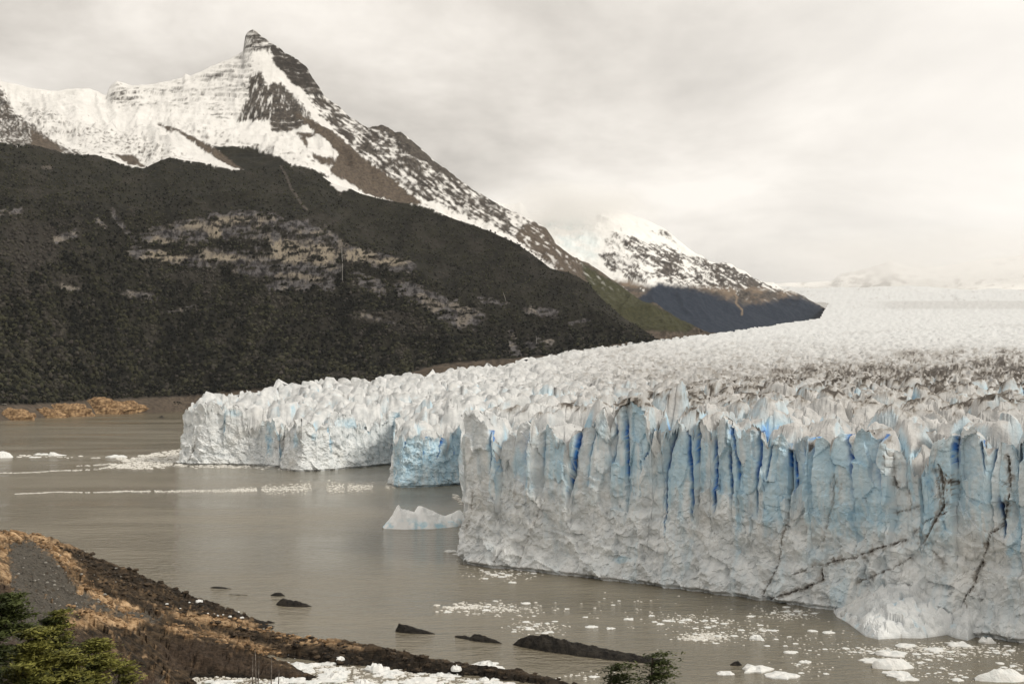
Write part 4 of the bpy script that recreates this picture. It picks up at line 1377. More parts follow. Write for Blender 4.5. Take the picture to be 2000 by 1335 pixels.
    zf = Zf[rr_, c_i]
    split_z = (20 + 12 * hrand(cellf, 9)) * hfac[0, c_i]
    is_p = (zf > split_z) & (vis[c_i] > 0.5) & (x0[c_i] < 150)
    zone = np.digitize(y0[c_i], [600, 880])
    key = cellf + zone * 1000000
    kf = key[is_p]
    order = np.argsort(kf, kind='stable')
    Fp, kf = Fq[is_p][order], kf[order]
    cuts = np.flatnonzero(np.diff(kf)) + 1
    small = []
    for part in np.split(Fp, cuts):
        comp = face_islands(part)
        big_ = np.bincount(comp).argmax()
        if (comp != big_).any():
            small.append(part[comp != big_])
            part = part[comp == big_]
        if len(part) < 60:
            small.append(part)
            continue
        obj('ice_pillar', sub_mesh('ice_pillar', V, part, {'ice': AT}, MAT_ICE, False), GLACIER)
    rest = Fq[~is_p]
    if small:
        rest = np.concatenate([rest] + small)
    zone_r = np.digitize(V[rest[:, 0], 1] + G_ORG[1], [600, 880])
    marg = V[rest[:, 0], 0] > 1e9
    for zz, lab in ((0, 'tall ice wall nearest the water with dark dirt veins at its foot'), (1, 'bluer ice wall between the two white walls'), (2, 'white ice wall farthest out into the lake')):
        f = rest[zone_r == zz]
        if len(f):
            o = obj('ice_wall', sub_mesh('ice_wall', V, f, {'ice': AT}, MAT_ICE, False), GLACIER)
            o['label'] = lab


build_ice_front()


# ------------------------------------------------------------------ the rocky headland below the viewpoint
HEAD = {}


def ridge_line(x, y, pts, w0, pw=1.6):
    """height of a rock rib along pts (x, y, h, width)"""
    out = np.full(x.shape, -99.0)
    for (ax, ay, ah, aw), (bx, by, bh, bw) in zip(pts[:-1], pts[1:]):
        ex, ey = bx - ax, by - ay
        t = np.clip(((x - ax) * ex + (y - ay) * ey) / (ex * ex + ey * ey), 0, 1)
        dd = np.hypot(x - ax - t * ex, y - ay - t * ey)
        h = ah + (bh - ah) * t
        w = (aw + (bw - aw) * t) * w0
        out = np.maximum(out, (h + 1.2) * (1 - (dd / w) ** pw) - 1.2)
    return out


def head_z(x, y):
    px = 1000 + x / np.maximum(y, 5) * FOC
    kd = [0, 15, 60, 120, 200, 240, 262, 275, 285, 300, 312, 330, 360, 400, 440]
    kx = [-600, -300, 0, 100, 200, 300, 350, 400, 450, 500, 560, 640, 1000, 2600]
    tab = {
        0: [65.3] * 14, 15: [61] * 14,
        60: [54, 52, 48.5, 48, 47.5, 47, 46, 45, 44.5, 44.5, 44.5, 44, 44, 44],
        120: [42, 38, 35.5, 35, 34, 33, 31, 29, 28, 27.5, 27, 26.5, 26, 26],
        200: [34, 30, 23.5, 20, 16, 11, 7.5, 4.5, 2.5, 1, 0, -1, -2, -2],
        240: [34, 30, 25.0, 18.5, 11.5, 4.5, 0.6, -1.2, -1.8, -2, -2, -2, -2.5, -3],
        262: [34, 31, 26.5, 20.5, 13.5, 7.0, 3.5, -0.5, -1.6, -2, -2, -2, -3, -3],
        275: [34, 31.5, 28, 22.5, 15.5, 9, 6.5, 4.0, 1.5, -1, -1.5, -2, -3, -3],
        285: [34, 32, 29, 24, 17.2, 11, 8.2, 5.6, 4.0, 2.0, 0, -1.5, -3, -3],
        300: [34, 32, 29, 25, 18.6, 12.6, 9.4, 6.2, 3.2, 0.6, -1, -2, -3, -3],
        312: [33, 31, 27, 24.8, 19, 13.4, 10.5, 7.2, 3.8, 1.2, -1.2, -2, -3, -3],
        330: [22, 22, 17, 13, 8, 4, 2.5, 1.0, 0, -1.4, -2, -2, -3, -3],
        360: [8, 7, 4, 1, -1, -2, -2, -2, -2, -3, -3, -3, -3, -3],
        400: [-2, -2, -3, -3, -4, -4, -4, -4, -4, -4, -4, -4, -4, -4],
        440: [-5] * 14}
    T = np.array([np.interp(px, kx, tab[k]) for k in kd]) if px.ndim == 1 else np.stack([np.interp(px, kx, tab[k]) for k in kd])
    kd = np.array(kd, float)
    idx = np.clip(np.searchsorted(kd, y, side='right') - 1, 0, len(kd) - 2)
    t = (y - kd[idx]) / (kd[idx + 1] - kd[idx])
    t = t * t * (3 - 2 * t) * 0.5 + t * 0.5
    lo = np.take_along_axis(T, idx[None], 0)[0]
    hi = np.take_along_axis(T, (idx + 1)[None], 0)[0]
    return lo * (1 - t) + hi * t


def _rp(px, d, h, w):
    return ((px - 1000) / FOC * d, d, h, w)


RIB_A = [_rp(330, 296, 7.0, 10), _rp(400, 294, 5.8, 10), _rp(480, 289, 4.6, 9), _rp(560, 285, 3.6, 9), _rp(640, 279, 3.1, 9), _rp(700, 275, 3.2, 8.5), _rp(790, 269, 2.7, 7.5), _rp(870, 264, 2.3, 6.5), _rp(1000, 257, 1.5, 5.5), _rp(1110, 249, 0.4, 4.5)]
RIB_B = [_rp(250, 276, 11, 12), _rp(330, 270, 8.6, 11), _rp(400, 268, 6.9, 10), _rp(470, 265, 5.2, 9), _rp(530, 261, 3.0, 7), _rp(588, 256, 0.6, 5)]


def build_headland():
    R_ = np.concatenate([np.linspace(2, 70, 24, endpoint=False), np.linspace(70, 170, 40, endpoint=False), np.geomspace(170, 400, 240)])
    A = np.concatenate([np.linspace(-0.72, -0.50, 10, endpoint=False), np.linspace(-0.50, 0.08, 470), np.linspace(0.09, 0.75, 16)])
    Y, AA = np.meshgrid(R_, A, indexing='ij')
    X = AA * Y
    Z = head_z(X.reshape(-1), Y.reshape(-1)).reshape(X.shape)
    far = sst(180, 235, Y)
    wob = 3.5 * fbm(X / 16, Y / 16, 3.0, 3)
    rib = np.maximum(ridge_line(X + wob * .5, Y + wob * .4, RIB_A, 1.0), ridge_line(X + wob * .4, Y + wob * .3, RIB_B, 1.0, 2.4))
    k = 1.2
    Z = np.where(Y > 225, np.maximum(Z, rib) + 0.25 * k * np.clip(1 - np.abs(Z - rib) / k, 0, 1) ** 2, Z)
    # beds of rock dip along the headland: ledges run parallel to its length
    al = (X * 0.93 - Y * 0.36)
    ac = (X * 0.36 + Y * 0.93)
    ledg = ridged(al / 46, ac / 9.0 + 0.3 * fbm(X / 14, Y / 14, 2.0, 2), 5.0, 4) - 0.42
    n1 = fbm(X / 9, Y / 9, 1.0, 4)
    n2 = fbm(X / 2.2, Y / 2.2, 4.0, 3)
    v, hv, ox, oy = voro(al / 7.5 + 0.5 * n1, ac / 2.6 + 0.4 * n1, 14)
    blk = (hrand(hv, 0) - 0.5) * 1.0 + (ox * (hrand(hv, 1) - .5) + oy * (hrand(hv, 2) - .5)) * 1.6 - 0.5 * np.exp(-(v / .06) ** 2)
    v2_, hv2, o2x, o2y = voro(al / 2.0 + 0.5 * n1, ac / 1.1 + 0.4 * n1, 19)
    blk2 = (hrand(hv2, 0) - 0.5) * 0.9 + (o2x * (hrand(hv2, 1) - .5) + o2y * (hrand(hv2, 2) - .5)) * 1.4
    px, py = to_px(X, Y, Z)
    # gravel slope
    g_poly = [(20, 1060), (70, 1055), (105, 1085), (130, 1120), (150, 1150), (190, 1175), (230, 1192), (330, 1208), (280, 1212), (180, 1190), (130, 1195), (80, 1220), (40, 1250), (10, 1240), (25, 1180), (20, 1110)]
    n_px = fbm(px / 26, py / 14, 3.0, 4)
    n_ph = fbm(px / 7, py / 5, 3.0, 3)
    grv = sst(-4, 4, poly_sd(px, py, g_poly) + 22 * n_px + 12 * n_ph) * sst(.42, .2, fbm(px / 12, py / 7, 8.0, 4))
    rocky = far * (1 - 0.85 * grv)
    Z = Z + rocky * (1.5 * ledg + 0.7 * n1 + 1.15 * blk + 0.14 * n2 + 0.28 * blk2) + (1 - rocky) * (0.25 * n1 * sst(20, 80, Y) + 0.06 * n2)
    G = np.stack([X, Y, Z], -1)
    px, py = to_px(X, Y, Z)
    # ochre lichen-coloured faces
    bands = [([(-20, 1050), (30, 1040), (70, 1050), (110, 1080), (150, 1120), (175, 1160), (215, 1180), (270, 1200)], 15, 1.0), ([(0, 1075), (15, 1130)], 18, .8), ([(20, 1150), (50, 1150)], 14, .5),
             ([(110, 1180), (160, 1188), (210, 1210), (260, 1220)], 9, 1.0), ([(110, 1212), (185, 1218)], 8, 1.0), ([(80, 1165), (110, 1172)], 10, .8), ([(310, 1195), (370, 1200), (430, 1212), (490, 1226), (560, 1238), (620, 1250)], 11, .95),
             ([(330, 1225), (390, 1237), (450, 1247), (490, 1262), (545, 1280)], 8, .9), ([(640, 1254), (700, 1266)], 8, .6), ([(110, 1056), (150, 1066)], 8, .5), ([(395, 1158), (400, 1160)], 6, .8), ([(860, 1285), (930, 1296)], 4, .4), ([(200, 1140), (300, 1160)], 14, .35), ([(270, 1140), (330, 1160)], 10, .2)]
    och = np.zeros_like(px)
    for pts, w, s in bands:
        och = np.maximum(och, s * sst(1.35, 0.55, line_d(px, py, pts) / w + 1.1 * n_px + 1.3 * n_ph))
    och = np.maximum(och, 0.6 * sst(0.16, 0.45, n_px + 0.6 * n_ph) * (px < 600))
    och = och * sst(-0.75, -0.15, ledg * 0.9 + n_ph * 0.5)
    wet = sst(1.3, 0.3, Z + 0.9 * n1) * far
    wet = np.maximum(wet, 0.8 * sst(-8, 8, poly_sd(px, py, [(150, 1085), (280, 1122), (430, 1178), (515, 1203), (440, 1205), (330, 1190), (230, 1150)]) + 8 * n_px + 7 * n_ph) * sst(-.25, .2, n_ph + .1))  # lake-facing slope coloured darker through the same mask
    wet = np.maximum(wet, 0.85 * sst(-6, 8, poly_sd(px, py, [(600, 1255), (760, 1270), (1120, 1330), (900, 1330), (640, 1300)]) + 6 * n_px))
    soil = sst(238, 222, Y + 6 * n1 + 0.05 * (px - 200))
    soil = np.maximum(soil, 0.75 * sst(-8, 8, poly_sd(px, py, [(300, 1255), (400, 1250), (520, 1290), (590, 1320), (420, 1325), (330, 1300)]) + 5 * n_px))
    crk = sst(-0.02, -0.32, ledg + 0.35 * n_ph) * rocky * 0.8
    wet = np.maximum(wet, crk * (1 - soil))  # hollows between the ledges coloured near black as well
    land = np.stack([och, grv * (1 - wet), wet * (1 - grv), soil * (1 - grv)], -1)
    me = mesh_data('headland', G.reshape(-1, 3), grid_faces(len(R_), len(A)), {'land': land.reshape(-1, 4)}, MAT_LAND, False)
    tag(obj('headland', me), kind='structure')
    HEAD.update(G=G, R=R_, A=A, grv=grv)


build_headland()


def head_height(px, d):
    """ground height of the built headland at photo column px and depth d"""
    a = (px - 1000) / FOC
    i = int(np.clip(np.searchsorted(HEAD['R'], d), 1, len(HEAD['R']) - 1))
    j = int(np.clip(np.searchsorted(HEAD['A'], a), 1, len(HEAD['A']) - 1))
    t = (d - HEAD['R'][i - 1]) / (HEAD['R'][i] - HEAD['R'][i - 1])
    s = (a - HEAD['A'][j - 1]) / (HEAD['A'][j] - HEAD['A'][j - 1])
    Z = HEAD['G'][..., 2]
    return float((Z[i - 1, j - 1] * (1 - s) + Z[i - 1, j] * s) * (1 - t) + (Z[i, j - 1] * (1 - s) + Z[i, j] * s) * t)


def on_headland(px, py, d0=190, d1=345):
    """first point of the headland met by the view ray through a photo pixel"""
    for d in np.arange(d0, d1, 0.5):
        p = P3(px, py, d)
        if head_height(px, d) >= p[2]:
            return float(p[0]), float(d), head_height(px, d)
    p = Pz(px, py)
    return float(p[0]), float(p[1]), 0.0

# ------------------------------------------------------------------ forest on the mountain
def ico():
    t = (1 + 5 ** 0.5) / 2
    v = np.array([(-1, t, 0), (1, t, 0), (-1, -t, 0), (1, -t, 0), (0, -1, t), (0, 1, t), (0, -1, -t), (0, 1, -t), (t, 0, -1), (t, 0, 1), (-t, 0, -1), (-t, 0, 1)], float)
    v /= np.linalg.norm(v[0])
    f = np.array([(0, 11, 5), (0, 5, 1), (0, 1, 7), (0, 7, 10), (0, 10, 11), (1, 5, 9), (5, 11, 4), (11, 10, 2), (10, 7, 6), (7, 1, 8),
                  (3, 9, 4), (3, 4, 2), (3, 2, 6), (3, 6, 8), (3, 8, 9), (4, 9, 5), (2, 4, 11), (6, 2, 10), (8, 6, 7), (9, 8, 1)])
    return v, f


def ico2():
    v, f = ico()
    v = [tuple(x) for x in v]
    idx = {}
    out = []

    def midp(a, b):
        k = (min(a, b), max(a, b))
        if k not in idx:
            m = np.array(v[a]) + np.array(v[b])
            m /= np.linalg.norm(m)
            v.append(tuple(m))
            idx[k] = len(v) - 1
        return idx[k]
    for a, b, c in f:
        ab, bc, ca = midp(a, b), midp(b, c), midp(c, a)
        out += [(a, ab, ca), (b, bc, ab), (c, ca, bc), (ab, bc, ca)]
    return np.array(v), np.array(out)


def build_forest():
    rs = np.random.RandomState(5)
    G, T, fo, PX, PY = M1['G'], M1['T'], M1['forest'], M1['PX'], M1['PY']
    Tg = T
    T = T[:, 0]
    ok = (fo > 0.55) & (Tg > 2.0) & (Tg < 6.02) & (PX > -60) & (PX < 1310)
    idx = np.flatnonzero(ok.ravel())
    # rows are not evenly spaced in the picture: weight by the drop to the next row
    dpy = np.abs(np.gradient(PY, axis=0)).ravel()[idx] + 0.05
    dens = np.where(M1['cliff'].ravel()[idx] > 0.2, 0.35, 1.0)
    w = dpy * dens
    pick = rs.choice(idx, 22000, replace=True, p=w / w.sum())
    P = G.reshape(-1, 3)[pick].copy()
    tt = Tg.ravel()[pick]
    P[:, 0] += rs.normal(0, 4, len(P))
    P[:, 1] += rs.normal(0, 5, len(P))
    rad = np.interp(tt, [2, 3, 4, 5, 6], [7.0, 6.6, 5.4, 3.9, 3.1]) * (0.55 + 0.75 * rs.rand(len(P)))
    v, f = ico()
    n = len(P)
    sc = rad[:, None] * np.array([1, 1, 0.95])[None]
    jit = 0.72 + 0.5 * rs.rand(n, 12)
    ang = rs.rand(n) * 6.28
    vx = v[None, :, 0] * np.cos(ang)[:, None] - v[None, :, 1] * np.sin(ang)[:, None]
    vy = v[None, :, 0] * np.sin(ang)[:, None] + v[None, :, 1] * np.cos(ang)[:, None]
    V = np.stack([vx, vy, np.broadcast_to(v[None, :, 2], vx.shape)], -1) * jit[..., None] * sc[:, None, :] + P[:, None, :]
    V[..., 2] += (0.55 * rad)[:, None]
    F_ = (f[None] + 12 * np.arange(n)[:, None, None]).reshape(-1, 3)
    g = rs.rand(n) ** 1.3 * 0.95 - 0.1
    clump = 1.3 * fbm(P[:, 0] / 70, P[:, 1] / 70, 2.0, 3) + 0.9 * fbm(P[:, 0] / 260, P[:, 1] / 260, 6.0, 3)
    brown = np.clip(sst(0.0, 0.45, M1['tint'].ravel()[pick] - 0.25 + 0.5 * clump) * (0.3 + 0.7 * rs.rand(n)) + 0.7 * (rs.rand(n) > 0.93), 0, 1)
    gg = np.clip(g + 0.75 * clump + 0.18 * sst(4.6, 5.4, tt), 0, 1)
    at = np.repeat(np.stack([gg, brown, 0 * g, 0 * g], -1), 12, 0)
    me = mesh_data('forest', V.reshape(-1, 3), F_, {'leaf': at}, MAT_FOREST, False)
    tag(obj('forest', me), kind='stuff')
    # the nearest trees at the foot of the slope, one by one
    crowns = []
    v2, f2 = ico2()
    for k in range(7):
        vv = v2 * (0.8 + 0.35 * fbm(v2[:, 0] * 1.9 + 7 * k, v2[:, 1] * 1.9, v2[:, 2] * 1.9, 3))[:, None]
        vv = vv * (1 + 0.22 * rs.randn(len(vv), 1) * 0.6)
        col = np.zeros((len(vv), 4))
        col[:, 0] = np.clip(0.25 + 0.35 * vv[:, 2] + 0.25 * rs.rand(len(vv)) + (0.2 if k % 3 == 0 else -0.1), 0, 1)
        col[:, 1] = 0.75 if k == 5 else 0.1
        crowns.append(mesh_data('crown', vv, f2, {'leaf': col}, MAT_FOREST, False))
    tv, tf = tube([(0, 0, 0), (0.02, 0, .5), (0.08, 0.03, 1.0)], [0.05, 0.04, 0.02], 5)
    tm = [mesh_data('trunk', tv, tf, None, m_, True) for m_ in (MAT_BARK, MAT_GREYBARK)]
    rows = np.flatnonzero((T > 2.0) & (T < 2.30))
    cand = [(r, c) for r in rows for c in range(G.shape[1]) if fo[r, c] > 0.6 and -5 < PX[r, c] < 760]
    cand.sort(key=lambda q: T[q[0]] + 0.08 * rs.rand())
    used = []
    for r, c in cand:
        if len(used) >= 240:
            break
        p = G[r, c]
        if any(abs(p[0] - q[0]) < 7.5 and abs(p[1] - q[1]) < 11 for q in used):
            continue
        used.append(p)
        s = 5.0 * (0.7 + 0.6 * rs.rand())
        t = empty('beech_tree', tuple(float(x) for x in p), 'dark leafy tree at the lakeside edge of the wood', 'tree', 'trees along the lakeside edge of the wood')
        t.rotation_euler = (0, 0, rs.rand() * 6.28)
        o = obj('trunk', tm[1 if rs.rand() < .3 else 0], t, (0, 0, -1.0))
        o.scale = (s * 2.2, s * 2.2, s * 1.9)
        o = obj('crown', crowns[rs.randint(7)], t, (0, 0, s * 1.5))
        o.scale = (s, s, s * 0.95)


def tube(pts, rad, n=6):
    pts = np.asarray(pts, float)
    m = len(pts)
    d = np.gradient(pts, axis=0)
    d /= np.linalg.norm(d, axis=1, keepdims=True) + 1e-9
    ref = np.where(np.abs(d[:, 2:3]) > 0.9, np.array([[1.0, 0, 0]]), np.array([[0, 0, 1.0]]))
    a = np.cross(d, ref)
    a /= np.linalg.norm(a, axis=1, keepdims=True) + 1e-9
    b = np.cross(d, a)
    th = np.linspace(0, 2 * np.pi, n, endpoint=False)
    R_ = np.asarray(rad, float)[:, None, None]
    V = pts[:, None, :] + R_ * (a[:, None, :] * np.cos(th)[None, :, None] + b[:, None, :] * np.sin(th)[None, :, None])
    F_ = []
    for i in range(m - 1):
        for j in range(n):
            k = (j + 1) % n
            F_.append((i * n + j, i * n + k, (i + 1) * n + k, (i + 1) * n + j))
    return V.reshape(-1, 3), np.array(F_)


build_forest()


# ------------------------------------------------------------------ far shore: ochre outcrops, bushes, shelter, waterfalls
def lump(seed, nu=22, nv=9, rough=0.25, flat=1.0):
    """a low rock: half dome with broken faces, radius 1"""
    th = np.linspace(0, 2 * np.pi, nu, endpoint=False)
    ph = np.linspace(0, np.pi / 2, nv)
    P_, T_ = np.meshgrid(ph, th, indexing='ij')
    X, Y, Z = np.cos(P_) * np.cos(T_), np.cos(P_) * np.sin(T_), np.sin(P_)
    n = fbm(X * 1.6 + seed * 3.1, Y * 1.6 + seed, Z * 1.6, 4)
    r = 1 + rough * 1.6 * n + rough * 0.5 * (ridged(X * 2.2 + seed, Y * 2.2, Z * 2.2, 3) - .4)
    V = np.stack([X * r, Y * r, Z * r * flat], -1)
    V[0, :, 2] = -0.25
    idx = np.arange(nv * nu).reshape(nv, nu)
    q = np.stack([idx[:-1], np.roll(idx, -1, 1)[:-1], np.roll(idx, -1, 1)[1:], idx[1:]], -1).reshape(-1, 4)
    return V.reshape(-1, 3), q


def far_shore():
    wx = [0, 150, 220, 300, 420]
    wyv = [822, 812, 806, 806, 800]
    spec = [(28, 62, 27, 0, 'banded ochre rock outcrop at the left end of the far shore'), (92, 60, 22, 30, 'low ochre rock outcrop below the gap in the far beach'),
            (128, 90, 31, 10, 'broad brown and ochre outcrop with a dark cave-like hollow on the far shore'), (190, 100, 36, 20, 'largest ochre outcrop on the far shore, split by a gully'),
            (238, 76, 26, 10, 'ochre outcrop that slopes down to the water beside the grey beach'), (262, 60, 19, 60, 'pale ochre outcrop behind the grey beach'),
            (290, 34, 9, 150, 'small flat ochre rock high on the grey beach'), (326, 18, 8, 120, 'small orange rock alone on the grey beach')]
    for k, (px, w, h, back, lab) in enumerate(spec):
        py = np.interp(px, wx, wyv)
        p = Pz(px, py)
        d = float(p[1]) + back
        z0 = max(-1.0, float(np.interp(back, [0, 40, 150], [-1.5, 0, 7])))
        V, q = lump(k + 1, 30, 12, 0.34)
        W = w / 2 / FOC * d * 1.12
        Hh = h / FOC * d * 0.82
        V = V * np.array([W, W * 0.55, Hh])
        me = mesh_data('rock_outcrop', V, q, None, MAT_OCHRE, False)
        tag(obj('rock_outcrop', me, None, (float(p[0]) / float(p[1]) * d, d + W * 0.3, z0)), lab, 'rock')
    bush = mesh_data('bush', *[(lambda v, f: (v * (0.85 + 0.3 * np.random.RandomState(3).rand(len(v), 1)), f))(*ico2())][0], {'leaf': np.tile([0.2, 0.1, 0, 0], (42, 1)).astype(float)}, MAT_FOREST, False)
    for k, (px, py) in enumerate(((340.5, 783.5), (347, 783.5), (351, 784), (354, 786), (342, 786.5), (348.5, 787))):
        d = 3150.0
        p = P3(px, py + 1.5, d)
        s = 2.3 if k < 3 else 1.6
        tag(obj('bush', bush, None, (float(p[0]), d, float(p[2])), k * 1.1, (s * 1.3, s * 1.3, s)), 'small dark bush standing alone on the grey beach beside the ice wall', 'bush', 'bushes on the grey beach')
    # flat roofed shelter at the edge of the wood
    d = 2660.0
    p = P3(4, 797, d)
    sh = empty('shelter', (float(p[0]), d, float(p[2])), 'small flat roofed shelter in front of the wood on the far shore', 'shelter')
    obj('roof', box_mesh('roof', 18, 9, 1.2, MAT_STONE), sh, (0, 0, 9.5))
    obj('wall', box_mesh('wall', 15, 6, 9.5, MAT_WETROCK), sh, (0, 1, 0))
    for sx in (-8, 8):
        obj('post', box_mesh('post', 0.7, 0.7, 9.5, MAT_GREYBARK), sh, (sx, -3.6, 0))
    # thin waterfalls down the cliff band
    m = M('falling_water', 0.4, 0.3)
    m.color((0.33, 0.32, 0.30))
    G, PX, PY, T = M1['G'], M1['PX'], M1['PY'], M1['T']

    def fall(pts, w, lab, near):
        c = []
        for px, py in pts:
            best, bd = None, 1e9
            sel = (T > 2.0) & (T < 6.0)
            dd = (PX[sel] - px) ** 2 + (PY[sel] - py) ** 2
            k = np.argmin(dd)
            g = G[sel].reshape(-1, 3)[k]
            q = P3(px, py, float(g[1]) - near)
            c.append([float(x) for x in q])
        V, F_ = tube(c, [w] * len(c), 5)
        tag(obj('waterfall', mesh_data('waterfall', V, F_, None, m.m, True)), lab, 'waterfall')
    fall([(667.5, 487), (668, 500), (669, 515), (668.5, 530), (669, 548)], 0.8, 'thin white waterfall dropping over the pale cliff band', 9)
    fall([(1047, 655), (1048, 668), (1047, 682)], 0.6, 'thin waterfall low on the dark slope above the glacier edge', 9)
    fall([(983, 572), (986, 580), (988, 588)], 0.6, 'tiny bright trickle halfway down the dark slope', 9)


def box_mesh(name, sx, sy, sz, mat):
    x, y = sx / 2, sy / 2
    V = np.array([(-x, -y, 0), (x, -y, 0), (x, y, 0), (-x, y, 0), (-x, -y, sz), (x, -y, sz), (x, y, sz), (-x, y, sz)], float)
    F_ = np.array([(0, 3, 2, 1), (4, 5, 6, 7), (0, 1, 5, 4), (1, 2, 6, 5), (2, 3, 7, 6), (3, 0, 4, 7)])
    return mesh_data(name, V, F_, None, mat, False)


far_shore()


# ------------------------------------------------------------------ rocks in the lake
def rib_rock(name, p0, p1, prof, width, seed, label, mat=None):
    """long low rock between two water-line points (px, py); prof = [(t, height m)]"""
    a, b = Pz(*p0), Pz(*p1)
    L = float(np.hypot(*(b - a)[:2]))
    nu, nv = max(14, int(L / 0.45)), 15
    t = np.linspace(0, 1, nu)
    v = np.linspace(-1, 1, nv)
    Tt, Vv = np.meshgrid(t, v, indexing='ij')
    pr = np.array(prof)
    h = np.interp(Tt, pr[:, 0], pr[:, 1])
    wd = width * np.sqrt(np.clip(np.sin(np.pi * np.clip(Tt, 0.02, 0.98)), 0.05, 1))
    X = Tt * L
    Y = Vv * wd * (1 + 0.25 * fbm(X / 3 + seed, Vv * 1.5, 1.0, 3))
    body = 1 - np.abs(Vv) ** 2.2
    Z = (h + 0.5) * body - 0.5 + (0.30 * fbm(X / 1.6 + seed, Y / 1.1, 2.0, 4) + 0.35 * (ridged(X / 4 + seed, Y / 1.5, 3.0, 3) - .45)) * np.clip(h, .3, 3) * 0.9 * body
    G = np.stack([X, Y, Z], -1)
    me = mesh_data(name, G.reshape(-1, 3), grid_faces(nu, nv, True), None, mat or MAT_WETROCK, False)
    o = obj(name, me, None, (float(a[0]), float(a[1]), 0.0), math.atan2(float(b[1] - a[1]), float(b[0] - a[0])))
    return tag(o, label, 'rock')


rib_rock('lake_rock', (1003, 1258), (1312, 1297), [(0, .2), (.04, 1.6), (.10, 2.7), (.20, 3.3), (.28, 3.0), (.40, 2.4), (.60, 1.7), (.80, 1.2), (.93, .8), (1, 0)], 3.6, 1.0, 'longest black rock rib rising from the lake behind the treetops')
rib_rock('lake_rock', (889, 1243), (981, 1256), [(0, .3), (.2, .8), (.32, .4), (.42, 1.5), (.6, 1.3), (.85, .7), (1, 0)], 1.7, 2.2, 'black rock rib just off the pointed end of the longest rib, notched in two')
rib_rock('lake_rock', (773, 1232), (850, 1237), [(0, .6), (.08, 2.0), (.2, 1.9), (.5, 1.2), (.8, .6), (1, 0)], 1.8, 3.4, 'black wedge shaped rock with its blunt end facing the headland')
rib_rock('lake_rock', (540, 1180), (610, 1184), [(0, .3), (.1, 1.6), (.25, 1.9), (.45, 1.3), (.52, 1.5), (.8, .8), (1, 0)], 2.2, 4.1, 'double humped black rock just off the tip of the headland')
rib_rock('lake_rock', (529, 1162), (557, 1163), [(0, .2), (.3, .9), (.7, .9), (1, 0)], 1.5, 5.3, 'small round black rock behind the double humped one')
rib_rock('lake_rock', (411, 1147), (452, 1149), [(0, .1), (.2, .5), (.6, .4), (1, 0)], 1.6, 6.0, 'flat dark rock awash beside the upper edge of the headland')
rib_rock('lake_rock', (446, 1160.5), (484, 1161.5), [(0, 0), (.1, .2), (.3, .05), (.5, .22), (.7, .05), (.9, .15), (1, 0)], 0.7, 6.9, 'row of barely awash rock teeth beside the headland')
rib_rock('lake_rock', (1426, 1298), (1449, 1298), [(0, .2), (.3, .7), (.7, 1.0), (1, .1)], 1.0, 7.7, 'single small black rock among the drifting ice floes')
rib_rock('lake_rock', (484, 1212), (530, 1217), [(0, .2), (.3, .5), (.7, .4), (1, 0)], 1.0, 8.2, 'thin black rock shelf between the two fingers of the headland')
rib_rock('lake_rock', (306, 815.5), (322, 815.5), [(0, .4), (.3, 1.4), (.5, 3.4), (.62, 6.8), (.72, 2.5), (1, .4)], 12, 9.1, 'dark rock with a pointed top standing in the lake before the grey beach')


# ------------------------------------------------------------------ iceberg, rubble heap, floes
def build_iceberg():
    a, b = Pz(747, 1031), Pz(904, 1024)
    L = float(np.hypot(*(b - a)[:2]))
    prof = np.array([(0, .4), (.06, 3.2), (.12, 6.0), (.155, 9.2), (.185, 11.4), (.22, 9.4), (.29, 7.8), (.35, 7.9), (.40, 6.9), (.44, 9.9), (.47, 10.6), (.52, 8.8), (.60, 7.0), (.68, 5.4), (.74, 4.6), (.80, 5.0), (.86, 4.9), (.92, 6.0), (.97, 6.6), (1, 5.5)])
    nu, nv = 96, 40
    t = np.linspace(0, 1, nu)
    v = np.linspace(-1, 1, nv)
    T_, V_ = np.meshgrid(t, v, indexing='ij')
    h = np.interp(T_, prof[:, 0], prof[:, 1])
    X = T_ * L
    wd = 12.0 * np.clip(np.sin(np.pi * np.clip(T_, .03, .97)), .1, 1) ** .5
    Y = V_ * wd * (1 + .22 * fbm(X / 6, V_, 3.0, 3))
    e, hh, ox, oy = voro(X / 4.2 + fbm(X / 5, Y / 5, 1, 2), Y / 3.4, 17)
    body = np.clip(1 - np.abs(V_) ** 1.6, 0, 1)
    Z = (h + .6) * body - .6 + body * np.minimum(h, 5) * (.30 * (np.sqrt(ox ** 2 + oy ** 2) - .4) * 1.4 + .12 * fbm(X / 1.6, Y / 1.6, 2, 3))
    G = np.stack([X, Y, Z], -1)
    o = obj('iceberg', mesh_data('iceberg', G.reshape(-1, 3), grid_faces(nu, nv, True), None, MAT_BERG, False), None, (float(a[0]), float(a[1]) + 1, 0), math.atan2(float(b[1] - a[1]), float(b[0] - a[0])))
    tag(o, 'white iceberg with two pointed peaks floating at the corner of the tall ice wall', 'iceberg')


build_iceberg()


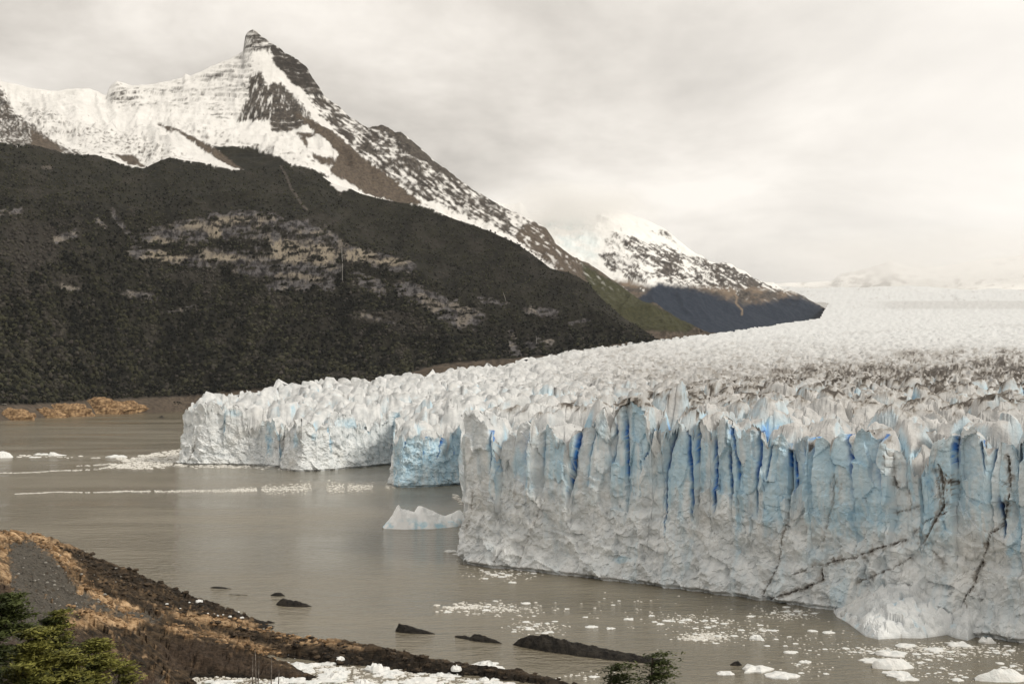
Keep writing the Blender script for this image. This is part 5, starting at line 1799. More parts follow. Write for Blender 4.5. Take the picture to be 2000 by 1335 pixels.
def build_rubble():
    toe = np.array([(1626, 1191), (1634, 1204), (1655, 1215), (1672, 1228), (1690, 1242), (1715, 1248), (1760, 1245), (1800, 1246), (1850, 1239), (1868, 1246), (1890, 1250), (1906, 1243), (1950, 1244), (1985, 1250)], float)
    nu, nv = 210, 80
    pxs = np.linspace(1626, 1985, nu)
    p_t = Pz(pxs, np.interp(pxs, toe[:, 0], toe[:, 1]))
    wl = np.array([(1600, 1184), (1640, 1190), (1740, 1210), (1840, 1228), (1920, 1240), (2000, 1252)], float)
    p_w = Pz(pxs, np.interp(pxs, wl[:, 0], wl[:, 1]))
    vv = np.linspace(-0.06, 1, nv)[None, :]
    inn = np.array([0.60, 0.80])
    base = p_w[:, None, :2] + 3.5 * inn[None, None, :]
    P_ = p_t[:, None, :2] * (1 - vv[..., None]) + base * vv[..., None]
    hm = np.interp(pxs, [1626, 1640, 1690, 1730, 1780, 1830, 1858, 1872, 1885, 1900, 1940, 1985], [1.5, 3.2, 7.5, 12.0, 13.0, 10.5, 7.5, 9.0, 10.5, 8.5, 4.5, 1.0])
    X, Y = P_[..., 0], P_[..., 1]
    e, hh, ox, oy = voro(X / 3.0 + .4 * fbm(X / 3, Y / 3, 1, 2), Y / 2.6, 23)
    e2, h2, o2x, o2y = voro(X / 1.1, Y / 1.0, 27)
    f = np.clip(vv, 0, 1) ** .62
    Z = hm[:, None] * f + sst(0, .08, vv) * ((hrand(hh, 0) - .3) * 1.5 + (ox * (hrand(hh, 1) - .5) + oy * (hrand(hh, 2) - .5)) * 1.5 - .5 * np.exp(-(e / .10) ** 2) + .3 * (hrand(h2, 0) - .5) + .8 * fbm(X / 5, Y / 5, 2, 3))
    Z = np.where(vv < 0.0, -0.6, Z)
    G = np.stack([X, Y, Z], -1)
    nn = fbm(X / 1.2, Y / 1.2, 4, 3)
    n5 = fbm(X / 4, Y / 4, 9, 3)
    at = np.stack([0.30 * sst(0.1, .45, n5), 0.45 * sst(.25, .5, nn), 0 * nn, 0 * nn], -1)
    m = make_ice_mat('fresh_ice_rubble', 0.6)
    o = obj('ice_rubble', mesh_data('ice_rubble', G.reshape(-1, 3), grid_faces(nu, nv, True), {'ice': at.reshape(-1, 4)}, m, False))
    tag(o, 'bright heap of broken ice blocks collapsed at the foot of the tall ice wall', 'ice heap')


build_rubble()


def floe_mesh(seed, name='ice_floe', mat=None, tall=1.0):
    rs = np.random.RandomState(seed)
    n = 13
    th = np.linspace(0, 2 * np.pi, n, endpoint=False) + rs.uniform(-.12, .12, n)
    r = 1 + .30 * rs.uniform(-1, 1, n)
    rings = [(1.0, -.12), (1.02, .10), (.84, .20), (.45, .26)]
    V = []
    for k, (q, z) in enumerate(rings):
        for j in range(n):
            rr = r[j] * q * (1 + .08 * rs.uniform(-1, 1) * (k > 0))
            zz = z * tall * (1 + .55 * rs.uniform(-1, 1) * (k > 1)) if k else z
            V.append((rr * math.cos(th[j]), rr * math.sin(th[j]), zz))
    V.append((0, 0, .24 * tall))
    F_ = []
    for k in range(3):
        for j in range(n):
            l = (j + 1) % n
            F_ += [(k * n + j, k * n + l, (k + 1) * n + l), (k * n + j, (k + 1) * n + l, (k + 1) * n + j)]
    for j in range(n):
        F_.append((3 * n + j, 3 * n + (j + 1) % n, 4 * n))
    return mesh_data(name, np.array(V), np.array(F_), None, mat or MAT_FLOE, False)


FLOES = [floe_mesh(k) for k in range(9)]
BERGS = [floe_mesh(40 + k, tall=2.6) for k in range(4)]


def floe(px, py, w, asp=0.55, label=None, group=None, tall=False, seed=0, cat='ice floe', rot=None):
    p = Pz(px, py)
    r = w / 2 / FOC * float(p[1])
    me = (BERGS if tall else FLOES)[seed % (4 if tall else 9)]
    o = obj('ice_floe', me, None, (float(p[0]), float(p[1]), 0.0), rot if rot is not None else (seed * 0.37) % 0.5 - 0.25, (r, r * asp * 1.7, r * (0.8 if tall else 0.75)))
    return tag(o, label, cat, group)


NAMED = [(8, 891, 46, 1, 'rounded white lump of ice at the left edge of the photo out on the lake'), (109, 887, 34, 1, 'white floe with a dark dirty side, out on the open lake'), (228, 893, 40, 0, 'flat white slab with a dark grey underside before the ice field at the far wall'),
         (80, 888, 26, 0, 'low thin floe beside the floe with a raised end'), (68, 893, 18, 0, 'little low floe behind the rounded white lump on the lake'), (1110, 1121, 12, 1, 'small white ice block floating right at the foot of the tall wall'),
         (1027, 1178, 18, 0, 'single bright floe beside the broken ice patch off the wall corner'), (1229, 1209, 21, 0, 'tilted bright floe alone on dark water between two ice patches'), (1192, 1227, 19, 0, 'larger bright floe right behind the longest black rock'),
         (1155, 1224, 21, 0, 'thin elongated floe behind the longest black rock'), (1477, 1248, 26, 1, 'peaked white floe in the ice patch off the foot of the wall'), (1587, 1232, 20, 0, 'small peaked floe beside the ice heap, farther out of two'),
         (1617, 1235, 24, 0, 'flat floe nearest the pointed end of the ice heap'), (1703, 1290, 42, 0, 'low white floe behind the biggest smooth ice slab'), (1741, 1303, 80, 1, 'biggest smooth pale ice slab with a bluish slanting side'),
         (1752, 1317, 48, 0, 'flat white floe directly before the smooth bluish slab'), (1770, 1325, 42, 0, 'white floe at the bottom edge beside the smooth bluish slab'), (1477, 1308, 62, 0, 'long thin white floe next to the single small black rock'),
         (1527, 1320, 54, 0, 'elongated white floe tilting towards the bottom edge'), (1950, 1325, 104, 1, 'large lumpy white floe in the bottom right corner'), (1870, 1328, 24, 0, 'small floe at the bottom edge before the large lumpy floe'),
         (1415, 1315, 34, 0, 'pale low floe just below the single small black rock'), (1160, 1321, 18, 0, 'white floe just above the treetops at the bottom edge'), (1741, 1278, 58, 0, 'long narrow floe in the broken ice before the ice heap'),
         (1825, 1269, 34, 0, 'rough floe floating just off the ice heap'), (1873, 1259, 44, 0, 'long flat floe under the ice heap near the wall'), (1927, 1254, 30, 1, 'blocky white floe touching the foot of the wall beside the ice heap'),
         (1769, 1261, 34, 0, 'flat floe close under the middle of the ice heap'), (1571, 1292, 22, 0, 'white floe at the head of a trail of small bits'), (880, 1077, 26, 0, 'thin white floe lying beside the corner of the tall wall'),
         (890, 1082, 14, 0, 'second thin floe lower beside the corner of the tall wall'), (1467, 1203, 16, 0, 'bright floe near the dark vein at the foot of the wall'), (1544, 1274, 26, 0, 'flat floe in the open dark water before the ice heap')]
def big_floe(px0, px1, py, prof, width, seed, lab):
    o = rib_rock('ice_floe', (px0, py), (px1, py), prof, width, seed, lab, MAT_FLOE)
    o['category'] = 'ice floe'


big_floe(1703, 1784, 1303, [(0, .5), (.06, 1.7), (.3, 2.1), (.6, 2.2), (.8, 1.6), (.95, .7), (1, .2)], 2.1, 11.0, 'biggest smooth pale ice slab with a bluish slanting side')
big_floe(1903, 2012, 1327, [(0, .4), (.08, 1.2), (.25, 1.6), (.4, 2.4), (.55, 2.6), (.72, 2.2), (.85, 1.2), (1, .8)], 2.2, 12.0, 'large lumpy white floe in the bottom right corner')
big_floe(-20, 26, 893, [(0, 1), (.3, 5.5), (.55, 6.5), (.8, 4.6), (1, .5)], 8, 13.0, 'rounded white lump of ice at the left edge of the photo out on the lake')
big_floe(94, 130, 889, [(0, .4), (.12, 3.6), (.3, 3.2), (.6, 1.2), (1, .4)], 5, 14.0, 'white floe with a raised end, out on the open lake')
for k, (px, py, w, tl, lab) in enumerate(NAMED):
    if lab.startswith(('biggest smooth', 'large lumpy', 'rounded white lump', 'white floe with a dark dirty')):
        continue
    floe(px, py, w, 0.5 if not tl else 0.42, lab, None, bool(tl), k)

_r = random.Random(21)
NEARWALL = [(950, 1095, 40, 8, 12), (980, 1122, 60, 14, 14), (950, 1185, 60, 12, 14), (1050, 1223, 56, 16, 16), (1380, 1238, 60, 18, 18), (1340, 1208, 44, 10, 10), (1400, 1214, 40, 8, 6), (1480, 1235, 40, 18, 10), (1540, 1195, 60, 12, 10), (1700, 1272, 50, 12, 14),
            (1830, 1276, 90, 14, 18), (1950, 1270, 45, 12, 10), (1790, 1300, 60, 20, 10), (1980, 1300, 26, 14, 5), (1600, 1255, 120, 40, 10), (1250, 1190, 160, 40, 8), (1850, 1315, 60, 16, 6), (1580, 1305, 60, 20, 5)]
for cx, cy, rx, ry, n in NEARWALL:
    for i in range(n):
        px, py = cx + _r.gauss(0, .5) * rx, cy + _r.gauss(0, .5) * ry
        if py < np.interp(px, [900, 1480, 2000], [1100, 1174, 1262]) or px > 2010 or py > 1336:
            continue
        floe(px, py, _r.uniform(4, 15), _r.uniform(.4, .7), 'small white ice bit drifting on the dark water before the tall wall', 'ice bits drifting before the tall wall', False, _r.randrange(99), 'ice floe')
n_ch = 0
while n_ch < 110:
    px, py = _r.uniform(352, 1000), _r.uniform(1294, 1340)
    x, y = float(Pz(px, py)[0]), float(Pz(px, py)[1])
    if head_height(1000 + x / y * FOC, y) > -0.35:
        continue
    floe(px, py, _r.choice((10, 14, 18, 22, 28, 38)) * _r.uniform(.8, 1.2), _r.uniform(.4, .75), 'white floe packed in the narrow channel beside the rocky headland', 'floes packed in the channel by the headland', _r.random() < .12, _r.randrange(99))
    n_ch += 1


# crushed ice nobody could count
def brash(seed, zones, lines, name_pts):
    rs = np.random.RandomState(seed)
    pts = []
    for poly, n, w0, w1 in zones:
        p = np.array(poly, float)
        lo, hi = p.min(0), p.max(0)
        q = rs.rand(n * 3, 2) * (hi - lo) + lo
        nn = fbm(q[:, 0] / 22, q[:, 1] / 6, seed * 1.0, 3)
        ok = (poly_sd(q[:, 0], q[:, 1], poly) + 6 * nn > 0) & (nn > -0.25)
        q = q[ok][:n]
        pts.append(np.column_stack([q, rs.uniform(w0, w1, len(q)) * rs.uniform(.5, 1, len(q))]))
    for cx, cy, rx, ry, n, w0, w1 in name_pts:
        q = rs.normal(0, .5, (n, 2)) * [rx, ry] + [cx, cy]
        pts.append(np.column_stack([q, rs.uniform(w0, w1, n)]))
    for line, th, n, w0, w1 in lines:
        l = np.array(line, float)
        t = rs.rand(n) * (l[-1, 0] - l[0, 0]) + l[0, 0]
        thick = np.interp(t, np.linspace(l[0, 0], l[-1, 0], len(th)), th)
        nn = fbm(t / 40, 0.0, seed + 3.0, 3)
        py = np.interp(t, l[:, 0], l[:, 1]) + rs.normal(0, .35, n) * thick + 2.2 * fbm(t / 70, 4.0, seed + 1.0, 2) + 1.5 * nn
        ok = nn > -0.22
        pts.append(np.column_stack([t, py, rs.uniform(w0, w1, n)])[ok])
    pts = np.concatenate(pts)
    P_ = Pz(pts[:, 0], pts[:, 1])
    n = len(pts)
    r = pts[:, 2] / 2 / FOC * P_[:, 1]
    k = 5
    th = np.linspace(0, 2 * np.pi, k, endpoint=False)[None, :] + rs.rand(n, 1) * 6.28
    rr = r[:, None] * (1 + .35 * rs.uniform(-1, 1, (n, k)))
    asp = rs.uniform(.5, 1.0, (n, 1))
    ring = np.stack([rr * np.cos(th), rr * np.sin(th) * asp, np.zeros((n, k))], -1)
    lowr = ring.copy()
    lowr[..., 2] = -0.05
    topr = ring * .8
    topr[..., 2] = (r * rs.uniform(.10, .32, n))[:, None] * (1 + .4 * rs.uniform(-1, 1, (n, k))) + .03
    apex = np.zeros((n, 1, 3))
    apex[:, 0, 2] = r * rs.uniform(.15, .4, n) + .03
    V = np.concatenate([lowr, topr, apex], 1) + P_[:, None, :]
    F_ = []
    for j in range(k):
        l = (j + 1) % k
        F_ += [(j, l, k + l), (j, k + l, k + j), (k + j, k + l, 2 * k)]
    F_ = (np.array(F_)[None] + (2 * k + 1) * np.arange(n)[:, None, None]).reshape(-1, 3)
    me = mesh_data('brash_ice', V.reshape(-1, 3), F_, None, MAT_BRASH, False)
    tag(obj('brash_ice', me), kind='stuff')


brash(1, [([(200, 914), (222, 904), (236, 892), (290, 887), (330, 879), (354, 878), (356, 908), (330, 911), (280, 916)], 900, 3, 13), ([(352, 907), (450, 908), (560, 914), (560, 918), (450, 913), (352, 912)], 240, 3, 9)],
      [([(0, 924), (60, 922), (150, 918), (222, 912)], [1, 1.3, 3], 420, 1, 4), ([(150, 909), (225, 905)], [1, 2], 160, 1, 4), ([(30, 964), (120, 961), (300, 959), (450, 957.5)], [.8, 1.2, 2.6, 5], 1300, 1.0, 4),
       ([(450, 957.5), (520, 955), (600, 953), (690, 951), (772, 947)], [4, 9, 15, 12, 8], 1400, 1.2, 5.5), ([(0, 890), (200, 893)], [8, 3], 26, 3, 12), ([(885, 968), (904, 980)], [6, 10], 40, 3, 9)], [])
brash(2, [([(352, 1296), (420, 1312), (520, 1326), (600, 1330), (592, 1304), (640, 1300), (760, 1302), (880, 1318), (1000, 1334), (1000, 1345), (352, 1345)], 1500, 3, 12)], [],
      [(cx, cy, rx * 1.1, ry * 1.05, n * 8, 1.5, 6.0) for cx, cy, rx, ry, n in NEARWALL] + [(910, 1186, 60, 8, 120, 3, 12), (1000, 1190, 60, 12, 120, 2, 7), (1370, 1244, 40, 8, 200, 3, 9), (1540, 1200, 50, 10, 90, 2, 6), (1840, 1268, 100, 12, 200, 2, 8), (1130, 1318, 50, 12, 24, 3, 9)])

# white ice chunks washed up on the rocks, pale stones on the gravel
CHUNK = [floe_mesh(70 + k, 'ice_chunk', MAT_FLOE, 3.0) for k in range(3)]
for k, (px, py, w, lab) in enumerate([(390, 1175, 14, 'largest white ice chunk stranded on the dark rock slope'), (326, 1180, 5, None), (370, 1178, 4, None), (352, 1191, 4, None), (405, 1198, 5, None), (418, 1200, 6, None), (424, 1202, 6, None), (436, 1201, 4, None), (449, 1204, 7, None),
                                      (473, 1206, 7, None), (466, 1195, 4, None), (613, 1233, 11, 'rounded ice chunk on the crest of the lower rock finger, first of two'), (646, 1235, 12, 'biggest ice chunk on the crest of the lower rock finger'), (639, 1239, 6, None), (567, 1281, 8, None), (576, 1287, 6, None), (665, 1290, 16, 'knobbly ice chunk washed against the inner side of the rock finger'), (890, 1309, 22, 'flat ice chunk leaning on the rock finger near its tip')]):
    x, y, z = on_headland(px, py)
    r = w / 2 / FOC * y
    o = obj('ice_chunk', CHUNK[k % 3], None, (x, y, z), k * 1.3, (r, r, r * .7))
    tag(o, lab or 'little white ice chunk stranded on the wet rocks of the headland', 'ice chunk', None if lab else 'ice chunks stranded on the headland')
STONE = []
for k in range(4):
    v, f = ico()
    v = v * (0.75 + .5 * np.random.RandomState(k).rand(12, 1)) * [1, .8, .6]
    STONE.append(mesh_data('stone', v, f, None, MAT_STONE, False))
for k in range(70):
    px, py = _r.gauss(115, 50), _r.gauss(1140, 42)
    if not (25 < px < 260 and 1065 < py < 1225):
        continue
    x, y, z = on_headland(px, py)
    r = _r.choice((.16, .2, .24, .32, .5))
    tag(obj('stone', STONE[k % 4], None, (x, y, z + r * .3), k * .9, (r, r, r)), 'pale stone lying loose on the grey gravel slope', 'stone', 'pale stones on the gravel slope')


def scatter_blocks(name, mat, n, rmin, rmax, accept, seed, flat=0.65):
    """loose broken rock too small and too many to count"""
    rs = np.random.RandomState(seed)
    G = HEAD['G']
    sel = np.flatnonzero((G[..., 1] > 150).ravel() & (G[..., 1] < 345).ravel() & (G[..., 2] > -0.2).ravel())
    p = G.reshape(-1, 3)[sel]
    px, py = to_px(p[:, 0], p[:, 1], p[:, 2])
    w = accept(px, py, p)
    w = np.clip(w, 0, None)
    k = rs.choice(len(p), n, p=w / w.sum())
    P_ = p[k] + rs.normal(0, .3, (n, 3)) * [1, 1, 0]
    r = rmin * (rmax / rmin) ** (rs.rand(n) ** 2.2)
    v, f = ico()
    ang = rs.rand(n) * 6.28
    jit = 0.65 + 0.6 * rs.rand(n, 12)
    X = (v[None, :, 0] * np.cos(ang)[:, None] - v[None, :, 1] * np.sin(ang)[:, None]) * (1.25 * r)[:, None] * jit
    Y = (v[None, :, 0] * np.sin(ang)[:, None] + v[None, :, 1] * np.cos(ang)[:, None]) * (0.9 * r)[:, None] * jit
    Z = v[None, :, 2] * (flat * r)[:, None] * jit + (0.25 * r)[:, None]
    V = np.stack([X, Y, Z], -1) + P_[:, None, :]
    F_ = (f[None] + 12 * np.arange(n)[:, None, None]).reshape(-1, 3)
    tag(obj(name, mesh_data(name, V.reshape(-1, 3), F_, None, mat, False)), kind='stuff')


_gp = [(20, 1060), (70, 1055), (105, 1085), (130, 1120), (150, 1150), (190, 1175), (230, 1192), (330, 1208), (180, 1195), (80, 1225), (10, 1245), (20, 1110)]
MAT_GRAVEL = make_rock_mat('grey_gravel', (0.050, 0.046, 0.040), (0.19, 0.175, 0.15), 0.8)
MAT_BROWNROCK = make_rock_mat('brown_headland_rock', (0.020, 0.016, 0.012), (0.105, 0.076, 0.050), 0.5)
MAT_RUSTROCK = make_rock_mat('rusty_headland_rock', (0.10, 0.06, 0.03), (0.46, 0.30, 0.165), 0.4)
scatter_blocks('gravel', MAT_GRAVEL, 2600, .08, .34, lambda px, py, p: sst(-14, 8, poly_sd(px, py, _gp)) * (py < 1260), 3, .5)
scatter_blocks('dark_rock_rubble', MAT_BROWNROCK, 1500, .25, 1.0, lambda px, py, p: (sst(-10, 10, poly_sd(px, py, [(110, 1060), (200, 1095), (370, 1148), (510, 1200), (430, 1205), (300, 1190), (200, 1150)])) + 1.2 * sst(-6, 6, poly_sd(px, py, [(390, 1210), (560, 1240), (720, 1262), (1110, 1331), (900, 1330), (600, 1300), (500, 1262)]))), 4)
scatter_blocks('rusty_rock_rubble', MAT_RUSTROCK, 900, .2, .75, lambda px, py, p: np.maximum.reduce([sst(14, 2, line_d(px, py, l)) for l in ([(0, 1045), (70, 1050), (150, 1120), (215, 1180), (270, 1200)], [(310, 1195), (430, 1212), (560, 1238), (640, 1253)], [(330, 1225), (450, 1247), (545, 1280)], [(130, 1190), (240, 1215)])]), 6)


# ------------------------------------------------------------------ trees and shrubs below the viewpoint
def leafy_tree(px, d, top_py, spread, label, seed, mat, leaf=0.15, n_limb=26, wind=0.45, dens=1.0, bare=0.12, lean=0.1):
    rs = np.random.RandomState(seed)
    x = (px - 1000) / FOC * d
    zg = head_height(px, d) - 0.2
    ztop = float(P3(px, top_py, d)[2])
    h = ztop - zg
    t = empty('beech_tree', (x, d, zg), label, 'tree')
    # trunk
    zz = np.linspace(0, 1, 9)
    tp = np.stack([lean * h * zz ** 1.5 + .12 * np.sin(zz * 7 + seed), .1 * np.sin(zz * 5 + seed * 2), zz * h * .97], -1)
    V, F_ = tube(tp, np.interp(zz, [0, 1], [.045 * h ** .5 + .07, .02]), 7)
    obj('trunk', mesh_data('trunk', V, F_, None, MAT_BARK), t)
    bv, bf, off = [], [], 0
    LP, LA = [], []
    for i in range(n_limb):
        u = bare + (1 - bare) * (i + rs.rand()) / n_limb
        base = np.array([np.interp(u, zz, tp[:, k]) for k in range(3)])
        az = rs.rand() * 2 * np.pi
        ln = spread * (0.35 + .75 * rs.rand()) * (1.08 - u) ** .65
        dirv = np.array([math.cos(az) + wind, math.sin(az) * .9, .10 + .55 * u + .25 * rs.rand()])
        dirv /= np.linalg.norm(dirv)
        s = np.linspace(0, 1, 6)[:, None]
        pth = base + dirv * ln * s + np.array([wind * .25, 0, -.10]) * ln * s ** 2 + rs.normal(0, .04, (6, 3)) * s
        V, F_ = tube(pth, np.linspace(.035, .010, 6), 4)
        bv.append(V)
        bf.append(F_ + off)
        off += len(V)
        for sx in np.linspace(.22, 1.0, int(7 + 4 * ln)):
            c = base + dirv * ln * sx + np.array([wind * .25, 0, -.1]) * ln * sx ** 2
            m = int(34 * dens * (0.6 + .8 * rs.rand()))
            fan = rs.normal(0, 1, (m, 3)) * np.array([.42, .20, .065]) * (0.55 + .25 * ln)
            fan[:, 0] += np.abs(rs.normal(0, .16, m)) * (1 + wind)
            fan[:, 2] += -.20 * np.abs(fan[:, 0]) * .3 + .16 * fan[:, 0] * (wind > .3)
            LP.append(c + fan)
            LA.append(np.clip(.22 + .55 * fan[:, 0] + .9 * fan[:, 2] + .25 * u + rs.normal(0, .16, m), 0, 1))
    obj('limbs', mesh_data('limbs', np.concatenate(bv), np.concatenate(bf), None, MAT_BARK), t)['kind'] = 'stuff'
    LP, LA = np.concatenate(LP), np.concatenate(LA)
    n = len(LP)
    a = rs.normal(0, 1, (n, 3)) * [1, 1, .35] + [wind * 1.6, 0, .15]
    a /= np.linalg.norm(a, axis=1, keepdims=True)
    b = np.cross(a, rs.normal(0, 1, (n, 3)) * [.5, .5, 1])
    b /= np.linalg.norm(b, axis=1, keepdims=True) + 1e-9
    sz = leaf * rs.uniform(.6, 1.25, (n, 1))
    Q = np.stack([LP - a * sz, LP + b * sz * .30, LP + a * sz, LP - b * sz * .30], 1)
    at = np.zeros((n, 4, 4))
    at[..., 0] = LA[:, None]
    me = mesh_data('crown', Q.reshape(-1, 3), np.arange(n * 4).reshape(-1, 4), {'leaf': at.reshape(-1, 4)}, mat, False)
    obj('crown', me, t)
    return t


leafy_tree(-14, 58, 1158, 3.2, 'tall dark green beech tree cut by the left edge of the photo', 1, MAT_LEAFD, .14, 40, .35, 1.3)
leafy_tree(112, 62, 1182, 1.7, 'slender beech tree with a thin bare leader standing up to the gravel slope', 2, MAT_LEAF, .12, 20, .45, .7, .35, .0)
leafy_tree(46, 52, 1228, 2.7, 'bushy yellow green beech tree in the bottom left corner', 3, MAT_LEAF, .13, 38, .5, 1.4, .05)
leafy_tree(170, 58, 1245, 2.4, 'bright green wind bent beech tree beside the reddish bare shrubs', 4, MAT_LEAF, .12, 32, .75, 1.3, .05)
leafy_tree(232, 60, 1292, 1.6, 'lowest small green beech at the bottom edge among the bare shrubs', 5, MAT_LEAF, .12, 18, .8, 1.1, .02)
leafy_tree(78, 62, 1208, 2.3, 'dark green beech tree behind the bushy yellow green one', 8, MAT_LEAFD, .13, 30, .5, 1.2, .1)
leafy_tree(118, 54, 1270, 2.2, 'low spreading green beech between the bushy one and the wind bent one', 9, MAT_LEAF, .13, 26, .6, 1.3, .03)
leafy_tree(1190, 42, 1289, .95, 'wind bent treetop poking up at the bottom edge, wider of two', 6, MAT_LEAFD, .085, 34, .75, .8, .25, .0)
leafy_tree(1262, 41, 1268, .62, 'taller narrow wind bent treetop in front of the longest black rock', 7, MAT_LEAFD, .085, 30, .8, .8, .3, .01)


def bare_shrub(px, d, h, seed, mat, spread=1.0, n0=14):
    rs = np.random.RandomState(seed)
    Vs, Fs, off = [], [], 0

    def grow(p, dirv, ln, r, lev):
        nonlocal off
        s = np.linspace(0, 1, 4)[:, None]
        bend = rs.normal(0, .22, 3)
        pth = p + dirv * ln * s + bend * ln * s ** 2 * .5
        V, F_ = tube(pth, np.linspace(r, r * .5, 4), 3)
        Vs.append(V)
        Fs.append(F_ + off)
        off += len(V)
        if lev > 0:
            for _ in range(4 if lev > 1 else 5):
                q = rs.uniform(.3, 1.0)
                c = p + dirv * ln * q + bend * ln * q * q * .5
                nd = dirv + rs.normal(0, .48, 3) + [0.12, 0, .15]
                nd /= np.linalg.norm(nd)
                grow(c, nd, ln * rs.uniform(.35, .6), r * .55, lev - 1)
    for i in range(n0):
        a = rs.rand() * 6.28
        dv = np.array([math.cos(a) * spread, math.sin(a) * spread, 1.0 + .4 * rs.rand()])
        dv /= np.linalg.norm(dv)
        grow(np.array([math.cos(a), math.sin(a), 0]) * .3 * rs.rand(), dv, h * rs.uniform(.45, .75), .030, 2)
    return mesh_data('bare_shrub', np.concatenate(Vs), np.concatenate(Fs), None, mat, True)


SHRUBS = [bare_shrub(0, 0, 2.6, 30 + k, (MAT_TWIG, MAT_TWIG, MAT_BARK, MAT_GREYBARK)[k], 1.0, 7) for k in range(4)]
for k in range(150):
    px = _r.uniform(130, 440)
    d = _r.uniform(80, 205)
    zt = head_height(px, d)
    pyb = float(to_px((px - 1000) / FOC * d, d, zt)[1])
    if pyb < np.interp(px, [130, 250, 300, 350, 440], [1238, 1245, 1262, 1292, 1322]) or pyb > 1385:
        continue
    s = _r.uniform(.55, 1.15) * (0.8 if px > 330 else 1.0)
    tag(obj('bare_shrub', SHRUBS[k % 4], None, ((px - 1000) / FOC * d, d, zt - .1), k * .8, (s * 1.25, s * 1.25, s)), 'leafless reddish brown shrub on the slope between the green trees and the rocks', 'shrub', 'leafless shrubs on the near slope')

for px, tops, lab in [(506, ((500, 1280, 0), (504, 1270, 1), (511, 1290, 2), (508, 1296, 3)), 'cluster of thin bare grey stems before the ice filled channel, first of two'), (544, ((536, 1284, 0), (534, 1304, 1), (550, 1308, 2)), 'thin forked bare grey stems nearest the point of the front rock block')]:
    d = 104.0
    zg = head_height(px, d)
    t = empty('dead_sapling', ((px - 1000) / FOC * d, d, zg), lab, 'dead tree')
    for tx, ty, k in tops:
        zt = float(P3(tx, ty, d)[2]) - zg
        ox = (tx - px) / FOC * d
        bx = ox * .4 + .08 * k
        curv = .12 * (-1) ** k
        pts = [(bx, .1 * k, 0), (bx * .7 + ox * .3 + curv, .1 * k, zt * .35), (bx * .3 + ox * .7 - curv * .6, .1 * k, zt * .7), (ox, .1 * k, zt)]
        V, F_ = tube(pts, [.12, .10, .075, .04], 6)
        obj('stem', mesh_data('stem', V, F_, None, MAT_GREYBARK), t)


# ------------------------------------------------------------------ air: thin haze over the whole scene, low cloud over the far summit
def volume_box(name, lo, hi, density, color, aniso=0.0, noise=None):
    m = bpy.data.materials.new(name)
    m.use_nodes = True
    nt = m.node_tree
    nt.nodes.clear()
    out = nt.nodes.new('ShaderNodeOutputMaterial')
    v = nt.nodes.new('ShaderNodeVolumePrincipled')
    v.inputs['Density'].default_value = density
    v.inputs['Color'].default_value = (*color, 1)
    v.inputs['Anisotropy'].default_value = aniso
    nt.links.new(v.outputs[0], out.inputs['Volume'])
    c = [(a + b) / 2 for a, b in zip(lo, hi)]
    s = [b - a for a, b in zip(lo, hi)]
    me = box_mesh(name, s[0], s[1], s[2], m)
    o = obj(name, me, None, (c[0], c[1], lo[2]))
    tag(o, kind='stuff')
    return o


volume_box('haze', (-6200, -320, -21), (10500, 15500, 2250), 0.7e-5, (0.93, 0.96, 1.0))


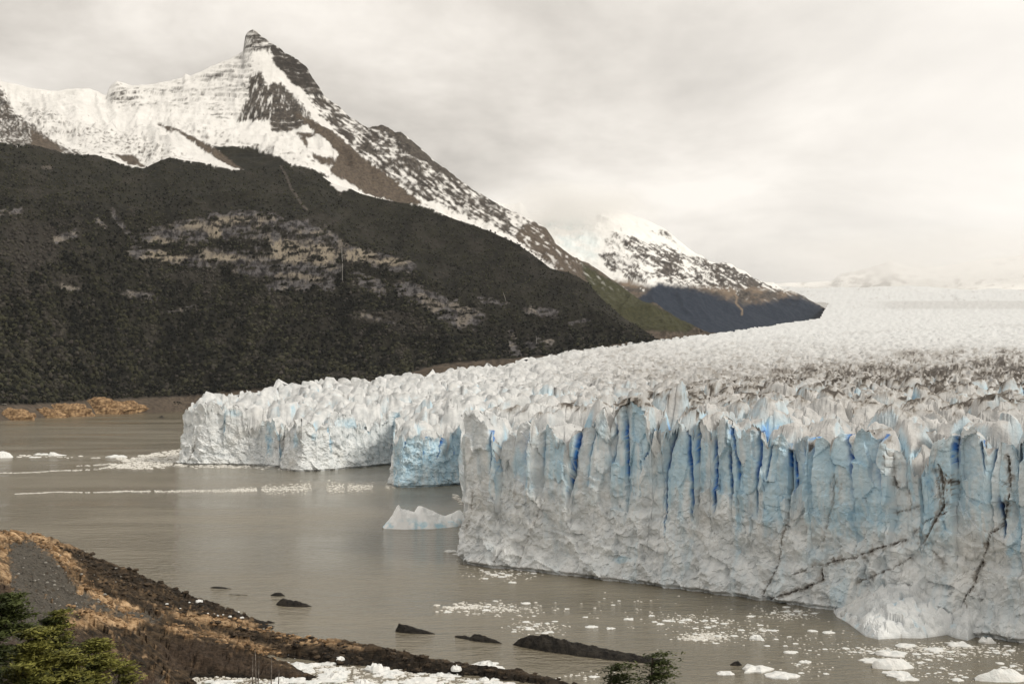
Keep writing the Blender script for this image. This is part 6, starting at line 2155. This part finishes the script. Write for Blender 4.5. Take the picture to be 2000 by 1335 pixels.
def cloud_bank(name, c, r, density, seed):
    """soft drifting cloud: density falls off to nothing inside its own box"""
    m = bpy.data.materials.new(name)
    m.use_nodes = True
    nt = m.node_tree
    nt.nodes.clear()

    def nd(t, **k):
        n = nt.nodes.new(t)
        for a_, b_ in k.items():
            setattr(n, a_, b_)
        return n
    out = nd('ShaderNodeOutputMaterial')
    v = nd('ShaderNodeVolumePrincipled')
    v.inputs['Color'].default_value = (0.97, 0.97, 0.97, 1)
    tc = nd('ShaderNodeTexCoord')
    ln = nd('ShaderNodeVectorMath', operation='LENGTH')
    mp = nd('ShaderNodeMapping')
    mp.inputs['Scale'].default_value = tuple(1.0 / q for q in r)
    nt.links.new(tc.outputs['Object'], mp.inputs['Vector'])
    nt.links.new(mp.outputs[0], ln.inputs[0])
    mr = nd('ShaderNodeMapRange', interpolation_type='SMOOTHSTEP')
    nt.links.new(ln.outputs['Value'], mr.inputs['Value'])
    mr.inputs['From Min'].default_value = 1.0
    mr.inputs['From Max'].default_value = 0.25
    nz = nd('ShaderNodeTexNoise')
    mp2 = nd('ShaderNodeMapping')
    mp2.inputs['Location'].default_value = (seed, seed * 2, 0)
    mp2.inputs['Scale'].default_value = (1.8 / r[0], 1.8 / r[1], 1.2 / r[2])
    nt.links.new(tc.outputs['Object'], mp2.inputs['Vector'])
    nt.links.new(mp2.outputs[0], nz.inputs['Vector'])
    nz.inputs['Scale'].default_value = 1.0
    nz.inputs['Detail'].default_value = 3
    mr2 = nd('ShaderNodeMapRange')
    nt.links.new(nz.outputs['Fac'], mr2.inputs['Value'])
    mr2.inputs['From Min'].default_value = 0.35
    mr2.inputs['From Max'].default_value = 0.62
    mu = nd('ShaderNodeMath', operation='MULTIPLY')
    nt.links.new(mr.outputs[0], mu.inputs[0])
    nt.links.new(mr2.outputs[0], mu.inputs[1])
    mu2 = nd('ShaderNodeMath', operation='MULTIPLY')
    nt.links.new(mu.outputs[0], mu2.inputs[0])
    mu2.inputs[1].default_value = density
    nt.links.new(mu2.outputs[0], v.inputs['Density'])
    nt.links.new(v.outputs[0], out.inputs['Volume'])
    me = box_mesh(name, 2 * r[0], 2 * r[1], 2 * r[2], m)
    me.transform(__import__('mathutils').Matrix.Translation((0, 0, -r[2])))
    o = obj(name, me, None, c)
    tag(o, kind='stuff')


_p = P3(1115, 412, 8150)
cloud_bank('cloud_bank', (float(_p[0]), 8200, float(_p[2])), (820, 900, 230), 0.0062, 1.3)
_p = P3(1860, 510, 13000)
cloud_bank('cloud_bank', (float(_p[0]), 13000, float(_p[2])), (3000, 1300, 500), 0.0017, 4.1)
SC.cycles.volume_step_rate = 2.0
SC.cycles.volume_max_steps = 128
